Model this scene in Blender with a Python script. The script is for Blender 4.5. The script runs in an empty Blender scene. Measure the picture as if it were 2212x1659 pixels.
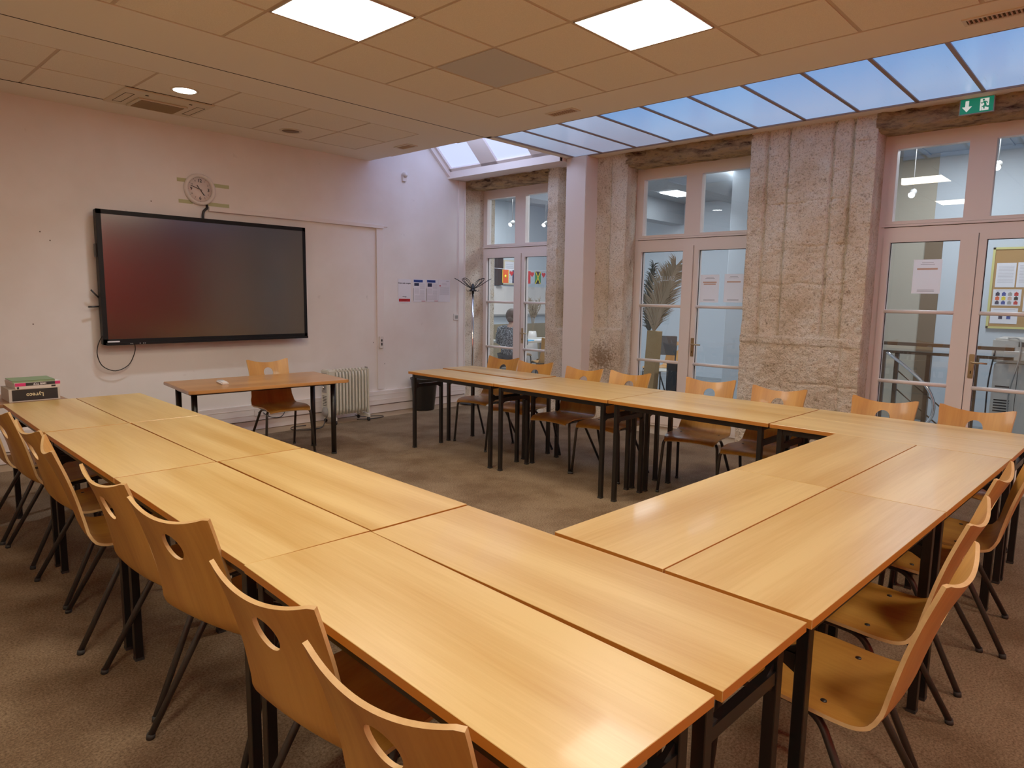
import bpy, bmesh, math, random
from mathutils import Vector, Matrix, noise
random.seed(7)
SC = bpy.context.scene
COL = SC.collection
PI = math.pi
# ------------------------------------------------------------------ materials
def srgb(r, g, b):
    f = lambda c: (c/255/12.92) if c/255 <= .04045 else ((c/255+.055)/1.055)**2.4
    return (f(r), f(g), f(b), 1)
MATS = {}
def mat(name, col, rough=.5, metal=0, spec=.5, emis=None, estr=0, coat=0):
    m = bpy.data.materials.new(name); m.use_nodes = True
    b = m.node_tree.nodes['Principled BSDF']
    b.inputs['Base Color'].default_value = col
    b.inputs['Roughness'].default_value = rough
    b.inputs['Metallic'].default_value = metal
    b.inputs['Specular IOR Level'].default_value = spec
    b.inputs['Coat Weight'].default_value = coat
    b.inputs['Coat Roughness'].default_value = .08
    if emis:
        b.inputs['Emission Color'].default_value = emis
        b.inputs['Emission Strength'].default_value = estr
    MATS[name] = m
    return m
def nd(m, t, **kw):
    n = m.node_tree.nodes.new(t)
    for k, v in kw.items(): setattr(n, k, v)
    return n
def lk(m, a, b): m.node_tree.links.new(a, b)
def ramp(m, fac, stops):
    r = nd(m, 'ShaderNodeValToRGB')
    e = r.color_ramp.elements
    while len(e) > 1: e.remove(e[-1])
    e[0].position, e[0].color = stops[0]
    for p, c in stops[1:]:
        x = e.new(p); x.color = c
    lk(m, fac, r.inputs['Fac'])
    return r
def coords(m, scale, rnd=False, kind='Object'):
    tc = nd(m, 'ShaderNodeTexCoord')
    mp = nd(m, 'ShaderNodeMapping'); mp.inputs['Scale'].default_value = scale
    lk(m, tc.outputs[kind], mp.inputs['Vector'])
    if rnd:
        oi = nd(m, 'ShaderNodeObjectInfo')
        mu = nd(m, 'ShaderNodeMath', operation='MULTIPLY'); mu.inputs[1].default_value = 37.0
        lk(m, oi.outputs['Random'], mu.inputs[0])
        cb = nd(m, 'ShaderNodeCombineXYZ')
        for i in range(3): lk(m, mu.outputs[0], cb.inputs[i])
        lk(m, cb.outputs[0], mp.inputs['Location'])
    return mp.outputs['Vector']
def noi(m, vec, scale, detail=4, rough=.6):
    n = nd(m, 'ShaderNodeTexNoise')
    n.inputs['Scale'].default_value = scale; n.inputs['Detail'].default_value = detail
    n.inputs['Roughness'].default_value = rough
    lk(m, vec, n.inputs['Vector'])
    return n.outputs['Fac']
def bump(m, fac, strength, dist=.01):
    b = nd(m, 'ShaderNodeBump'); b.inputs['Strength'].default_value = strength; b.inputs['Distance'].default_value = dist
    lk(m, fac, b.inputs['Height'])
    lk(m, b.outputs['Normal'], m.node_tree.nodes['Principled BSDF'].inputs['Normal'])
def mixc(m, fac, a, b, typ='MIX'):
    x = nd(m, 'ShaderNodeMix', data_type='RGBA', blend_type=typ)
    if isinstance(fac, float): x.inputs[0].default_value = fac
    else: lk(m, fac, x.inputs[0])
    for s, v in ((6, a), (7, b)):
        if isinstance(v, tuple): x.inputs[s].default_value = v
        else: lk(m, v, x.inputs[s])
    return x.outputs[2]
def base(m): return m.node_tree.nodes['Principled BSDF'].inputs['Base Color']

def wood(name, c_lo, c_hi, fine, broad, rough, rnd=True, coat=0, fa=.35):
    m = mat(name, c_lo, rough, coat=coat)
    v1 = coords(m, fine, rnd); v2 = coords(m, broad, rnd)
    n1 = noi(m, v1, 1.0, 5, .65); n2 = noi(m, v2, 1.0, 2, .5)
    mx = nd(m, 'ShaderNodeMix', data_type='FLOAT'); mx.inputs[0].default_value = 1-fa
    lk(m, n1, mx.inputs[2]); lk(m, n2, mx.inputs[3])
    r = ramp(m, mx.outputs[0], [(.36, c_lo), (.64, c_hi)])
    lk(m, r.outputs['Color'], base(m))
    bump(m, n1, .06, .002)
    return m
M_TOP = wood('beech_laminate', srgb(194, 150, 76), srgb(220, 185, 118), (95, 3.0, 20), (7.5, .55, 3), .32, coat=.14, fa=.3)
M_EDGE = mat('table_edge_band', srgb(186, 112, 38), .45)
M_DESK = wood('desk_laminate', srgb(170, 112, 60), srgb(196, 138, 80), (3, 90, 20), (.8, 8, 3), .28, coat=.3)
M_BOXTBL = wood('brown_laminate', srgb(130, 88, 58), srgb(150, 104, 70), (60, 3, 20), (6, .6, 3), .4)
M_PLY = wood('chair_plywood', srgb(166, 105, 38), srgb(200, 142, 62), (55, 5, 3.5), (7, 1.2, .8), .42, coat=.08)
M_PLYE = wood('plywood_edge', srgb(196, 150, 92), srgb(226, 186, 128), (30, 30, 30), (4, 4, 4), .45)
M_BLACK = mat('black_painted_steel', (.006, .011, .011, 1), .38)
m = M_BLACK; rr = ramp(m, noi(m, coords(m, (1, 1, 1)), 9, 3), [(.68, (.005, .0045, .0045, 1)), (.76, (.05, .02, .01, 1))]); lk(m, rr.outputs[0], base(m))
M_TUBE = mat('grey_chair_tube', (.045, .041, .038, 1), .35, .4)
M_PLAST = mat('black_plastic', (.012, .012, .013, 1), .4)
M_RUBBER = mat('rubber', (.02, .02, .02, 1), .7)
M_CHROME = mat('chrome', (.75, .75, .76, 1), .12, 1)
M_BRASS = mat('brushed_brass', (.5, .38, .22, 1), .3, 1)
M_WHITE = mat('white_plastic', srgb(222, 212, 205), .4)
M_PAPER = mat('paper', srgb(226, 222, 228), .8)
M_WALL = mat('painted_wall', srgb(230, 219, 213), .85)
m = M_WALL
n1 = noi(m, coords(m, (1, 1, 1), kind='Object'), 1.3, 4, .6)
n2 = noi(m, coords(m, (1, 1, 1), kind='Object'), 5.0, 3, .7)
c = ramp(m, n1, [(.35, srgb(226, 215, 208)), (.6, srgb(234, 225, 220))])
s = ramp(m, n2, [(.68, (1, 1, 1, 1)), (.85, srgb(205, 200, 196))])
lk(m, mixc(m, 1.0, c.outputs[0], s.outputs[0], 'MULTIPLY'), base(m))
bump(m, noi(m, coords(m, (1, 1, 1)), 160, 3), .12, .002)
M_RED = mat('red_wall', srgb(214, 44, 22), .7)
M_TRIM = mat('white_trim', srgb(232, 220, 215), .5)
M_FRAME = mat('door_paint', srgb(236, 222, 216), .45)
M_CEIL = mat('ceiling_board', srgb(234, 222, 204), .9)
M_TILE = mat('ceiling_tile', srgb(224, 205, 176), .92)
m = M_TILE
n1 = noi(m, coords(m, (1, 1, 1)), 220, 2); c = ramp(m, n1, [(.3, srgb(224, 209, 186)), (.7, srgb(240, 226, 204))]); lk(m, c.outputs[0], base(m)); bump(m, n1, .15, .002)
M_TILE2 = mat('stained_tile', srgb(196, 190, 184), .92)
M_TBAR = mat('tile_grid_bar', srgb(198, 172, 144), .7)
M_GAP = mat('shadow_gap', (.01, .008, .007, 1), .9)
M_PANEL = mat('light_diffuser', (1, 1, 1, 1), .4, emis=(1, .87, .67, 1), estr=14.5)
M_SPOT = mat('downlight_glow', (1, 1, 1, 1), .4, emis=(.82, .92, 1, 1), estr=14)
M_VENTD = mat('vent_dark', srgb(120, 95, 70), .7)
M_CREAM = mat('cream_plastic', srgb(214, 196, 164), .5)
M_SCREEN = mat('screen_glass', (.014, .012, .012, 1), .17, spec=.9)
M_SCREEN.node_tree.nodes['Principled BSDF'].inputs['IOR'].default_value = 1.92
M_TVF = mat('tv_frame', (.005, .005, .006, 1), .5, spec=.2)
M_RAD = mat('radiator_enamel', srgb(214, 208, 192), .35)
M_GREYP = mat('grey_plastic', srgb(150, 146, 142), .45)
M_TAPE = mat('green_masking_tape', srgb(176, 178, 132), .8)
M_GREEN = mat('exit_green', srgb(0, 112, 82), .4, emis=srgb(0, 112, 82), estr=.25)
M_SIGNW = mat('exit_white', srgb(225, 232, 222), .4, emis=srgb(225, 232, 222), estr=.25)
M_INK = mat('ink', srgb(60, 56, 60), .8)
M_INKL = mat('ink_light', srgb(172, 166, 172), .8)
M_BLUE = mat('blue_print', srgb(34, 62, 140), .7)
M_NAVY = mat('navy_print', srgb(28, 30, 62), .7)
M_REDP = mat('red_print', srgb(190, 30, 34), .7)
M_ORNP = mat('pale_orange_print', srgb(212, 170, 150), .8)
M_PINK = mat('magenta_card', srgb(212, 40, 110), .5)
M_GRNC = mat('green_card', srgb(120, 145, 105), .6)
M_CORK = mat('cork', srgb(170, 128, 78), .9)
M_CARD = mat('cardboard', srgb(160, 128, 84), .85)
M_LETTER = mat('frosted_lettering', srgb(205, 205, 205), .6)

# carpet
M_CARPET = mat('brown_carpet', srgb(120, 98, 80), .97, spec=.1)
m = M_CARPET
n1 = noi(m, coords(m, (1, 1, 1)), 110, 4, .8); n2 = noi(m, coords(m, (1, 1, 1)), 2.2, 4, .6)
c1 = ramp(m, n1, [(.32, srgb(84, 66, 50)), (.68, srgb(160, 134, 106))]); c2 = ramp(m, n2, [(.35, srgb(205, 196, 188)), (.6, (1, 1, 1, 1))])
lk(m, mixc(m, 1.0, c1.outputs[0], c2.outputs[0], 'MULTIPLY'), base(m)); bump(m, n1, .6, .006)
M_VINYL = mat('beige_floor', srgb(168, 140, 108), .5)
M_ANFL = mat('annex_floor', srgb(140, 142, 142), .3)
m = M_ANFL
n1 = noi(m, coords(m, (3, 14, 1)), 1, 4); c = ramp(m, n1, [(.35, srgb(105, 108, 108)), (.65, srgb(150, 152, 152))]); lk(m, c.outputs[0], base(m))
M_ANW = mat('annex_wall', srgb(196, 204, 212), .85)
M_ANC = mat('annex_ceiling', srgb(160, 165, 170), .85)
M_ANL = mat('annex_lamp', (1, 1, 1, 1), .4, emis=(.8, .92, 1, 1), estr=30)
M_ANP = mat('annex_light_panel', (1, 1, 1, 1), .4, emis=(.86, .93, 1, 1), estr=5)

# stone
M_STONE = mat('rough_limestone', srgb(186, 162, 134), .95, spec=.15)
m = M_STONE
v = coords(m, (1, 1, 1))
n1 = noi(m, v, 2.2, 5, .62); n2 = noi(m, v, 60, 3, .7); n3 = noi(m, v, 11, 5, .7)
c1 = ramp(m, n1, [(.28, srgb(204, 178, 148)), (.45, srgb(232, 212, 188)), (.6, srgb(240, 228, 212)), (.75, srgb(226, 192, 148))])
c2 = ramp(m, n3, [(.28, srgb(165, 146, 126)), (.42, (1, 1, 1, 1))]); c5 = ramp(m, n2, [(.34, srgb(190, 176, 160)), (.48, (1, 1, 1, 1))])
vo = nd(m, 'ShaderNodeTexVoronoi'); vo.inputs['Scale'].default_value = 26; lk(m, v, vo.inputs['Vector'])
c3 = ramp(m, vo.outputs['Distance'], [(.0, srgb(90, 70, 52)), (.045, srgb(120, 96, 74)), (.09, (1, 1, 1, 1))])
x = mixc(m, .85, mixc(m, .9, c1.outputs[0], c2.outputs[0], 'MULTIPLY'), c5.outputs[0], 'MULTIPLY')
msk = ramp(m, noi(m, v, 5, 2), [(.52, (0, 0, 0, 1)), (.6, (1, 1, 1, 1))])
pit = mixc(m, msk.outputs[0], x, mixc(m, 1.0, x, c3.outputs[0], 'MULTIPLY'))
# damp patch low on the pier next to the pillar
vd = nd(m, 'ShaderNodeVectorMath', operation='DISTANCE'); lk(m, v, vd.inputs[0]); vd.inputs[1].default_value = (5.0, 4.16, .80)
n4 = noi(m, v, 40, 3, .6)
ma = nd(m, 'ShaderNodeMath', operation='MULTIPLY_ADD'); lk(m, n4, ma.inputs[0]); ma.inputs[1].default_value = .55; lk(m, vd.outputs['Value'], ma.inputs[2])
st = ramp(m, ma.outputs[0], [(.34, srgb(176, 160, 146)), (.5, (1, 1, 1, 1))])
lk(m, mixc(m, 1.0, pit, st.outputs[0], 'MULTIPLY'), base(m))
ad = nd(m, 'ShaderNodeMath', operation='ADD'); lk(m, n2, ad.inputs[0]); lk(m, n3, ad.inputs[1])
bump(m, ad.outputs[0], 1.0, .02)
M_LINTEL = mat('dark_rubble_stone', srgb(150, 122, 92), .95, spec=.15)
m = M_LINTEL
v = coords(m, (1, .7, 3))
n1 = noi(m, v, 5, 6, .7)
c1 = ramp(m, n1, [(.34, srgb(84, 68, 56)), (.42, srgb(160, 134, 106)), (.52, srgb(206, 176, 136)), (.60, srgb(214, 180, 130)), (.68, srgb(120, 102, 90))])
lk(m, c1.outputs[0], base(m)); bump(m, noi(m, coords(m, (1, 1, 2)), 18, 6, .75), 1.0, .05)

# translucent skylight: daylight-backed sheet
def sky_mat(name, c0, c1, st, dirt=.35, ax=0, lo=3.5, hi=4.84):
    m = mat(name, (.5, .55, .6, 1), .22, spec=.6)
    b = m.node_tree.nodes['Principled BSDF']
    g = nd(m, 'ShaderNodeNewGeometry'); sx = nd(m, 'ShaderNodeSeparateXYZ'); lk(m, g.outputs['Position'], sx.inputs[0])
    mr = nd(m, 'ShaderNodeMapRange'); mr.inputs['From Min'].default_value = lo; mr.inputs['From Max'].default_value = hi
    lk(m, sx.outputs[ax], mr.inputs['Value'])
    grad = ramp(m, mr.outputs[0], [(0, c0), (.75, c1)])
    nz = noi(m, coords(m, (1.2, 6, 1), kind='Generated'), 2.6, 6, .7)
    d = ramp(m, nz, [(.60, (1, 1, 1, 1)), (.76, srgb(200, 186, 172))])
    fin = mixc(m, dirt, grad.outputs[0], mixc(m, 1.0, grad.outputs[0], d.outputs[0], 'MULTIPLY'))
    lk(m, fin, b.inputs['Emission Color']); b.inputs['Emission Strength'].default_value = st
    b.inputs['Base Color'].default_value = (.25, .27, .3, 1)
    return m
M_SKY = sky_mat('blue_lit_sheet', srgb(100, 172, 250), srgb(156, 192, 244), .31, .9)
M_SKY2 = sky_mat('grey_lit_sheet', srgb(160, 190, 235), srgb(150, 162, 195), .30, 1.0)
M_SKY3 = sky_mat('roof_glazing_glow', srgb(130, 165, 248), srgb(176, 188, 240), .62, .3, 2, 4.1, 3.15)

# glass
def glass(name, tint, base_r=.04, boost=1.0):
    m = bpy.data.materials.new(name); m.use_nodes = True
    nt = m.node_tree; nt.nodes.clear()
    o = nt.nodes.new('ShaderNodeOutputMaterial'); mx = nt.nodes.new('ShaderNodeMixShader')
    t = nt.nodes.new('ShaderNodeBsdfTransparent'); g = nt.nodes.new('ShaderNodeBsdfGlossy'); f = nt.nodes.new('ShaderNodeLayerWeight')
    p = nt.nodes.new('ShaderNodeMath'); p.operation = 'POWER'; p.inputs[1].default_value = 4.2
    mu = nt.nodes.new('ShaderNodeMath'); mu.operation = 'MULTIPLY_ADD'; mu.inputs[1].default_value = .9*boost; mu.inputs[2].default_value = base_r; mu.use_clamp = True
    t.inputs['Color'].default_value = tint; g.inputs['Roughness'].default_value = .0
    f.inputs['Blend'].default_value = .5
    nt.links.new(f.outputs['Facing'], p.inputs[0]); nt.links.new(p.outputs[0], mu.inputs[0]); nt.links.new(mu.outputs[0], mx.inputs[0])
    nt.links.new(t.outputs[0], mx.inputs[1]); nt.links.new(g.outputs[0], mx.inputs[2]); nt.links.new(mx.outputs[0], o.inputs[0])
    return m
M_GLASS = glass('door_glass', (.93, .95, .96, 1), .055)

# ------------------------------------------------------------------ mesh helpers
def bx(bm, x0, y0, z0, x1, y1, z1, mi=0, rot=None, piv=None):
    vs = [bm.verts.new((x, y, z)) for x in (x0, x1) for y in (y0, y1) for z in (z0, z1)]
    fs = [(0, 1, 3, 2), (4, 6, 7, 5), (0, 4, 5, 1), (2, 3, 7, 6), (0, 2, 6, 4), (1, 5, 7, 3)]
    out = []
    for f in fs:
        q = bm.faces.new([vs[i] for i in f]); q.material_index = mi; out.append(q)
    if rot is not None:
        bmesh.ops.rotate(bm, verts=vs, cent=piv or ((x0+x1)/2, (y0+y1)/2, (z0+z1)/2), matrix=rot)
    return vs
def bev(bm, w=.003, seg=2):
    bmesh.ops.bevel(bm, geom=list(bm.edges), offset=w, segments=seg, affect='EDGES', clamp_overlap=True)
def tube(bm, pts, r, n=10, mi=0, cap=True, rz=None):
    pts = [Vector(p) for p in pts]; rings = []
    up = Vector((0, 0, 1)); prev = None
    for i, p in enumerate(pts):
        if i == 0: t = pts[1]-p
        elif i == len(pts)-1: t = p-pts[i-1]
        else: t = (pts[i+1]-p).normalized()+(p-pts[i-1]).normalized()
        t.normalize()
        if prev is None:
            a = t.cross(up) if abs(t.z) < .95 else t.cross(Vector((1, 0, 0)))
        else: a = prev-t*prev.dot(t)
        a.normalize(); prev = a; b = t.cross(a)
        rad = r[i] if isinstance(r, (list, tuple)) else r
        rings.append([bm.verts.new(p+a*math.cos(2*PI*k/n)*rad+b*math.sin(2*PI*k/n)*rad) for k in range(n)])
    for i in range(len(rings)-1):
        for k in range(n):
            f = bm.faces.new((rings[i][k], rings[i][(k+1) % n], rings[i+1][(k+1) % n], rings[i+1][k])); f.smooth = True; f.material_index = mi
    if cap:
        bm.faces.new(rings[0][::-1]).material_index = mi; bm.faces.new(rings[-1]).material_index = mi
def smooth_path(pts, n=6):
    """Catmull-Rom"""
    P = [Vector(p) for p in pts]; P = [P[0]*2-P[1]]+P+[P[-1]*2-P[-2]]; out = []
    for i in range(1, len(P)-2):
        for k in range(n):
            t = k/n
            out.append(.5*((2*P[i])+(P[i+1]-P[i-1])*t+(2*P[i-1]-5*P[i]+4*P[i+1]-P[i+2])*t*t+(3*P[i]-P[i-1]-3*P[i+1]+P[i+2])*t**3))
    out.append(P[-2]); return out
def fillet(pts, r, n=5):
    P = [Vector(p) for p in pts]; out = [P[0]]
    for i in range(1, len(P)-1):
        a = (P[i-1]-P[i]).normalized(); b = (P[i+1]-P[i]).normalized()
        d = min(r, (P[i-1]-P[i]).length*.49, (P[i+1]-P[i]).length*.49)
        s, e = P[i]+a*d, P[i]+b*d
        for k in range(n+1):
            t = k/n; out.append(s*(1-t)**2+P[i]*2*t*(1-t)+e*t*t)
    out.append(P[-1]); return out
def lathe(bm, prof, n=24, c=(0, 0, 0), mi=0, axis='z', cap=True):
    rings = []
    for r, z in prof:
        ring = []
        for k in range(n):
            a = 2*PI*k/n; x, y = r*math.cos(a), r*math.sin(a)
            p = {'z': (x, y, z), 'y': (x, z, y), 'x': (z, x, y)}[axis]
            ring.append(bm.verts.new((c[0]+p[0], c[1]+p[1], c[2]+p[2])))
        rings.append(ring)
    for i in range(len(rings)-1):
        for k in range(n):
            f = bm.faces.new((rings[i][k], rings[i][(k+1) % n], rings[i+1][(k+1) % n], rings[i+1][k])); f.smooth = True; f.material_index = mi
    for rg in ((rings[0], rings[-1]) if cap else ()):
        try: bm.faces.new(rg).material_index = mi
        except Exception: pass
def prism(bm, poly, z0, z1, mi=0, plane='xz'):
    """extrude 2d polygon; plane xz -> depth along y (z0..z1); xy -> depth z; yz -> depth x"""
    def P(a, b, d): return {'xz': (a, d, b), 'xy': (a, b, d), 'yz': (d, a, b)}[plane]
    A = [bm.verts.new(P(a, b, z0)) for a, b in poly]; B = [bm.verts.new(P(a, b, z1)) for a, b in poly]
    bm.faces.new(A).material_index = mi; bm.faces.new(B[::-1]).material_index = mi
    n = len(poly)
    for i in range(n): bm.faces.new((A[i], B[i], B[(i+1) % n], A[(i+1) % n])).material_index = mi
def nb(): return bmesh.new()
def under(o, root):
    m = Matrix.Translation(root.location) @ Matrix.Rotation(root.rotation_euler[2], 4, 'Z'); o.parent = root; o.matrix_parent_inverse = m.inverted(); return o
def mk(name, bm, mats, parent=None, loc=None, rz=None, recalc=True):
    if recalc: bmesh.ops.recalc_face_normals(bm, faces=bm.faces)
    me = bpy.data.meshes.new(name); bm.to_mesh(me); bm.free()
    if not isinstance(mats, (list, tuple)): mats = [mats]
    for x in mats: me.materials.append(x)
    o = bpy.data.objects.new(name, me); COL.objects.link(o)
    if parent: o.parent = parent
    if loc: o.location = loc
    if rz is not None: o.rotation_euler = (0, 0, rz)
    return o
def tag(o, label, cat, group=None, kind=None):
    o['label'] = label; o['category'] = cat
    if group: o['group'] = group
    if kind: o['kind'] = kind
    return o
def thing(name, label, cat, loc=(0, 0, 0), rz=0, group=None):
    o = bpy.data.objects.new(name, None); o.empty_display_size = .1; COL.objects.link(o); o.location = loc; o.rotation_euler = (0, 0, rz)
    return tag(o, label, cat, group)
def struct(o): o['kind'] = 'structure'; return o
def sroot(name, loc=(0, 0, 0)):
    o = bpy.data.objects.new(name, None); o.empty_display_size = .1; COL.objects.link(o); o.location = loc; return struct(o)
def dup(root, loc, rz, label=None, group=None):
    r = root.copy(); COL.objects.link(r); r.location = loc; r.rotation_euler = (0, 0, rz)
    if label: r['label'] = label
    if group: r['group'] = group
    for ch in list(root.children):
        c = ch.copy(); COL.objects.link(c); c.parent = r
        for g in ch.children:
            d = g.copy(); COL.objects.link(d); d.parent = c
    return r
def text(name, s, size, material, parent, mtx, ext=.0004, align='CENTER', bold=0):
    """mesh lettering laid in local XY, moved by the matrix"""
    cu = bpy.data.curves.new(name, 'FONT'); cu.body = s; cu.size = size; cu.extrude = ext; cu.align_x = align; cu.align_y = 'CENTER'; cu.offset = bold; cu.resolution_u = 2
    t = bpy.data.objects.new(name, cu); COL.objects.link(t)
    dg = bpy.context.evaluated_depsgraph_get(); dg.update()
    me = bpy.data.meshes.new_from_object(t.evaluated_get(dg))
    bpy.data.objects.remove(t)
    me.name = name; me.transform(mtx); me.materials.clear(); me.materials.append(material)
    o = bpy.data.objects.new(name, me); COL.objects.link(o); o.parent = parent
    return o
def face_minus_y(x, y, z, rot=0, mirror=False):   # lettering facing -y
    return Matrix.Translation((x, y, z)) @ Matrix.Rotation(PI/2, 4, 'X') @ Matrix.Rotation(rot, 4, 'Z')
def face_minus_x(x, y, z, rot=0):   # readable when seen from -x side
    return Matrix.Translation((x, y, z)) @ Matrix.Rotation(-PI/2, 4, 'Z') @ Matrix.Rotation(PI/2, 4, 'X') @ Matrix.Rotation(rot, 4, 'Z')
def face_plus_x(x, y, z):
    return Matrix.Translation((x, y, z)) @ Matrix.Rotation(PI/2, 4, 'Z') @ Matrix.Rotation(PI/2, 4, 'X')

# ------------------------------------------------------------------ room
H = 3.115; YW = 6.59; XS = 5.0; XD = 5.42; XL = -3.4; YB = -2.7
# floor
b = nb(); bx(b, XL, YB, -.12, XD+.15, YW+.1, -.006); struct(mk('floor', b, M_VINYL))
b = nb(); bx(b, XL, YB, -.006, 4.95, 4.493, 0); bx(b, XL, 4.497, -.006, 4.9, 6.27, 0); o = struct(mk('floor.001', b, M_CARPET))
# screen wall (goes up past the ceiling beside the roof glazing)
b = nb(); bx(b, XL-.1, YW, -.1, XS, YW+.22, 4.9); struct(mk('wall_front', b, M_WALL))
b = nb(); bx(b, XL-.15, YB-.1, -.1, XL, YW+.2, H+.1); struct(mk('wall_left', b, M_WALL))
b = nb(); bx(b, XL-.1, YB-.15, -.1, XD+.2, YB, 3.6); struct(mk('wall_back', b, M_RED))
# white vertical casing at the right end of the screen wall
b = nb(); bx(b, 4.885, YW-.018, .36, 4.99, YW, 3.07); bx(b, 4.99, YW-.03, 0, 5.0, YW, 3.07, 1); struct(mk('trim_1', b, [M_TRIM, M_FRAME]))

# ---- ceiling: plain boards, tiles in a grid of bars
b = nb()
EPS = .0
def ceil_slab(x0, y0, x1, y1, mi=0, z=H): bx(b, x0, y0, z, x1, y1, z+.05, mi)
cx = [-3.325, -2.695, -2.065, -1.435, -.805, -.175, .457, 1.088, 1.722, 2.352, 2.98]
cy = [-2.13, -1.52, -.91, -.30, .31, .92, 1.537, 2.150, 2.780, 3.378, 3.965]
t = .012
for i in range(len(cx)-1):
    for j in range(len(cy)-1):
        ceil_slab(cx[i]+t, cy[j]+t, cx[i+1]-t, cy[j+1]-t, 2 if (i == 8 and j == 8) else 1)
bx(b, cx[0]-t, cy[0]-t, H+.004, cx[-1]+t, cy[-1]+t, H+.03, 3)
ceil_slab(XL, cy[-1]+t, 3.5, 4.62); ceil_slab(cx[-1]+t, YB, 3.5, cy[-1]+t); ceil_slab(XL, YB, cx[-1]+t, cy[0]-t); ceil_slab(XL, cy[0]-t, cx[0]-t, cy[-1]+t)
bx(b, XL, 4.616, H-.0008, 3.46, 4.628, H+.03, 4)
ceil_slab(XL, 4.62, 3.46, 5.04)
ry = [5.04, 5.60, 6.165]
for i in range(len(cx)-1):
    for j in range(2):
        if i == 6 and j == 1: continue
        ceil_slab(cx[i]+t, ry[j]+t, cx[i+1]-.045-t, ry[j+1]-t, 1) if i == 9 else ceil_slab(cx[i]+t, ry[j]+t, cx[i+1]-t, ry[j+1]-t, 1)
bx(b, XL, 5.04, H+.004, 2.94, 6.165, H+.03, 3)
ceil_slab(XL, 6.172, 3.42, YW); ceil_slab(2.94, 5.04, 3.44, 6.172)
bx(b, XL, 6.165, H-.0008, .41, 6.172, H+.02, 4)
# right-hand beam between skylight and stone wall, and cross beam at the end of the strip
bx(b, 4.84, YB, H, XS+.06, 4.55, H+.25); bx(b, 3.46, 4.55, H, XS+.06, 4.64, H+.30)
# fascia of the ceiling edge beside the roof glazing
bx(b, 3.36, 4.64, H+.05, 3.42, YW, H+1.3)
bx(b, XL, YB, H+.051, 3.36, YW, H+.09)
struct(mk('ceiling', b, [M_CEIL, M_TILE, M_TILE2, M_TBAR, M_GAP]))

# ---- skylight strip window_1
w1 = sroot('window_1', (4.17, 1, H))
def par(o): o.location = -Vector(w1.location); return o
ys = [.575+.4475*k for k in range(-6, 9)]+[4.545]
ys = [-2.70]+[y for y in ys if y > -2.6]
b = nb()
for y in ys[1:-1]: bx(b, 3.5, y-.014, H+.003, 4.84, y+.014, H+.04)
bx(b, 3.5, 4.535, H-.001, 4.84, 4.55, H+.02)
bx(b, 3.494, YB, H-.002, 3.503, 4.55, H+.03); bx(b, 4.837, YB, H-.002, 4.846, 4.55, H+.03)
par(mk('window_frame', b, mat('skylight_bar', srgb(138, 112, 96), .5), w1))
for i in range(len(ys)-1):
    b = nb(); bx(b, 3.503, ys[i]+.014, H+.012, 4.837, ys[i+1]-.014, H+.018)
    par(mk('pane', b, M_SKY2 if ys[i] > 3.1 else M_SKY, w1))
# ---- sloped roof glazing window_2 over the far bay
w2 = sroot('window_2', (4.2, 5.6, 3.6))
def slz(x): return 3.11+.94*(4.74-x)
def slab_on_slope(b, x0, x1, y0, y1, off0, off1, mi=0):
    n = Vector((.94, 0, 1)).normalized()
    P = []
    for x in (x0, x1):
        for y in (y0, y1):
            for o in (off0, off1):
                P.append(b.verts.new(Vector((x, y, slz(x)))+n*o))
    for f in [(0, 1, 3, 2), (4, 6, 7, 5), (0, 4, 5, 1), (2, 3, 7, 6), (0, 2, 6, 4), (1, 5, 7, 3)]:
        b.faces.new([P[i] for i in f]).material_index = mi
for y0, y1 in ((5.93, 6.50), (5.06, 5.64)):
    b = nb(); slab_on_slope(b, 3.3, 4.665, y0, y1, .03, .036); o = mk('pane', b, M_SKY3, w2); o.location = -Vector(w2.location)
b = nb()
slab_on_slope(b, 3.3, 4.74, 6.50, YW, -.0, .12); slab_on_slope(b, 3.3, 4.74, 5.64, 5.93, -.0, .12); slab_on_slope(b, 3.3, 4.74, 4.64, 5.06, -.0, .12)
slab_on_slope(b, 4.66, 4.74, 4.64, YW, -.0, .12)
slab_on_slope(b, 3.3, 4.72, YW-.05, YW, -.05, 0)
b2 = mk('window_frame', b, M_TRIM, w2); b2.location = -Vector(w2.location)
b = nb(); slab_on_slope(b, 4.15, 4.42, 6.15, 6.27, .037, .09); o = mk('blind_box', b, M_TRIM, w2); o.location = -Vector(w2.location)
# soffit beam under the low edge
b = nb(); bx(b, 4.70, 4.64, 3.075, XS+.05, YW, 3.12); bx(b, 4.69, 4.64, 3.07, 4.735, YW, 3.165); struct(mk('trim_2', b, M_TRIM))
# gable end above the strip, and outer roof keeping the bay closed
b = nb(); bx(b, 3.42, 4.60, H+.3, 5.1, 4.64, 4.9); struct(mk('trim_3', b, M_TRIM))

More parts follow.
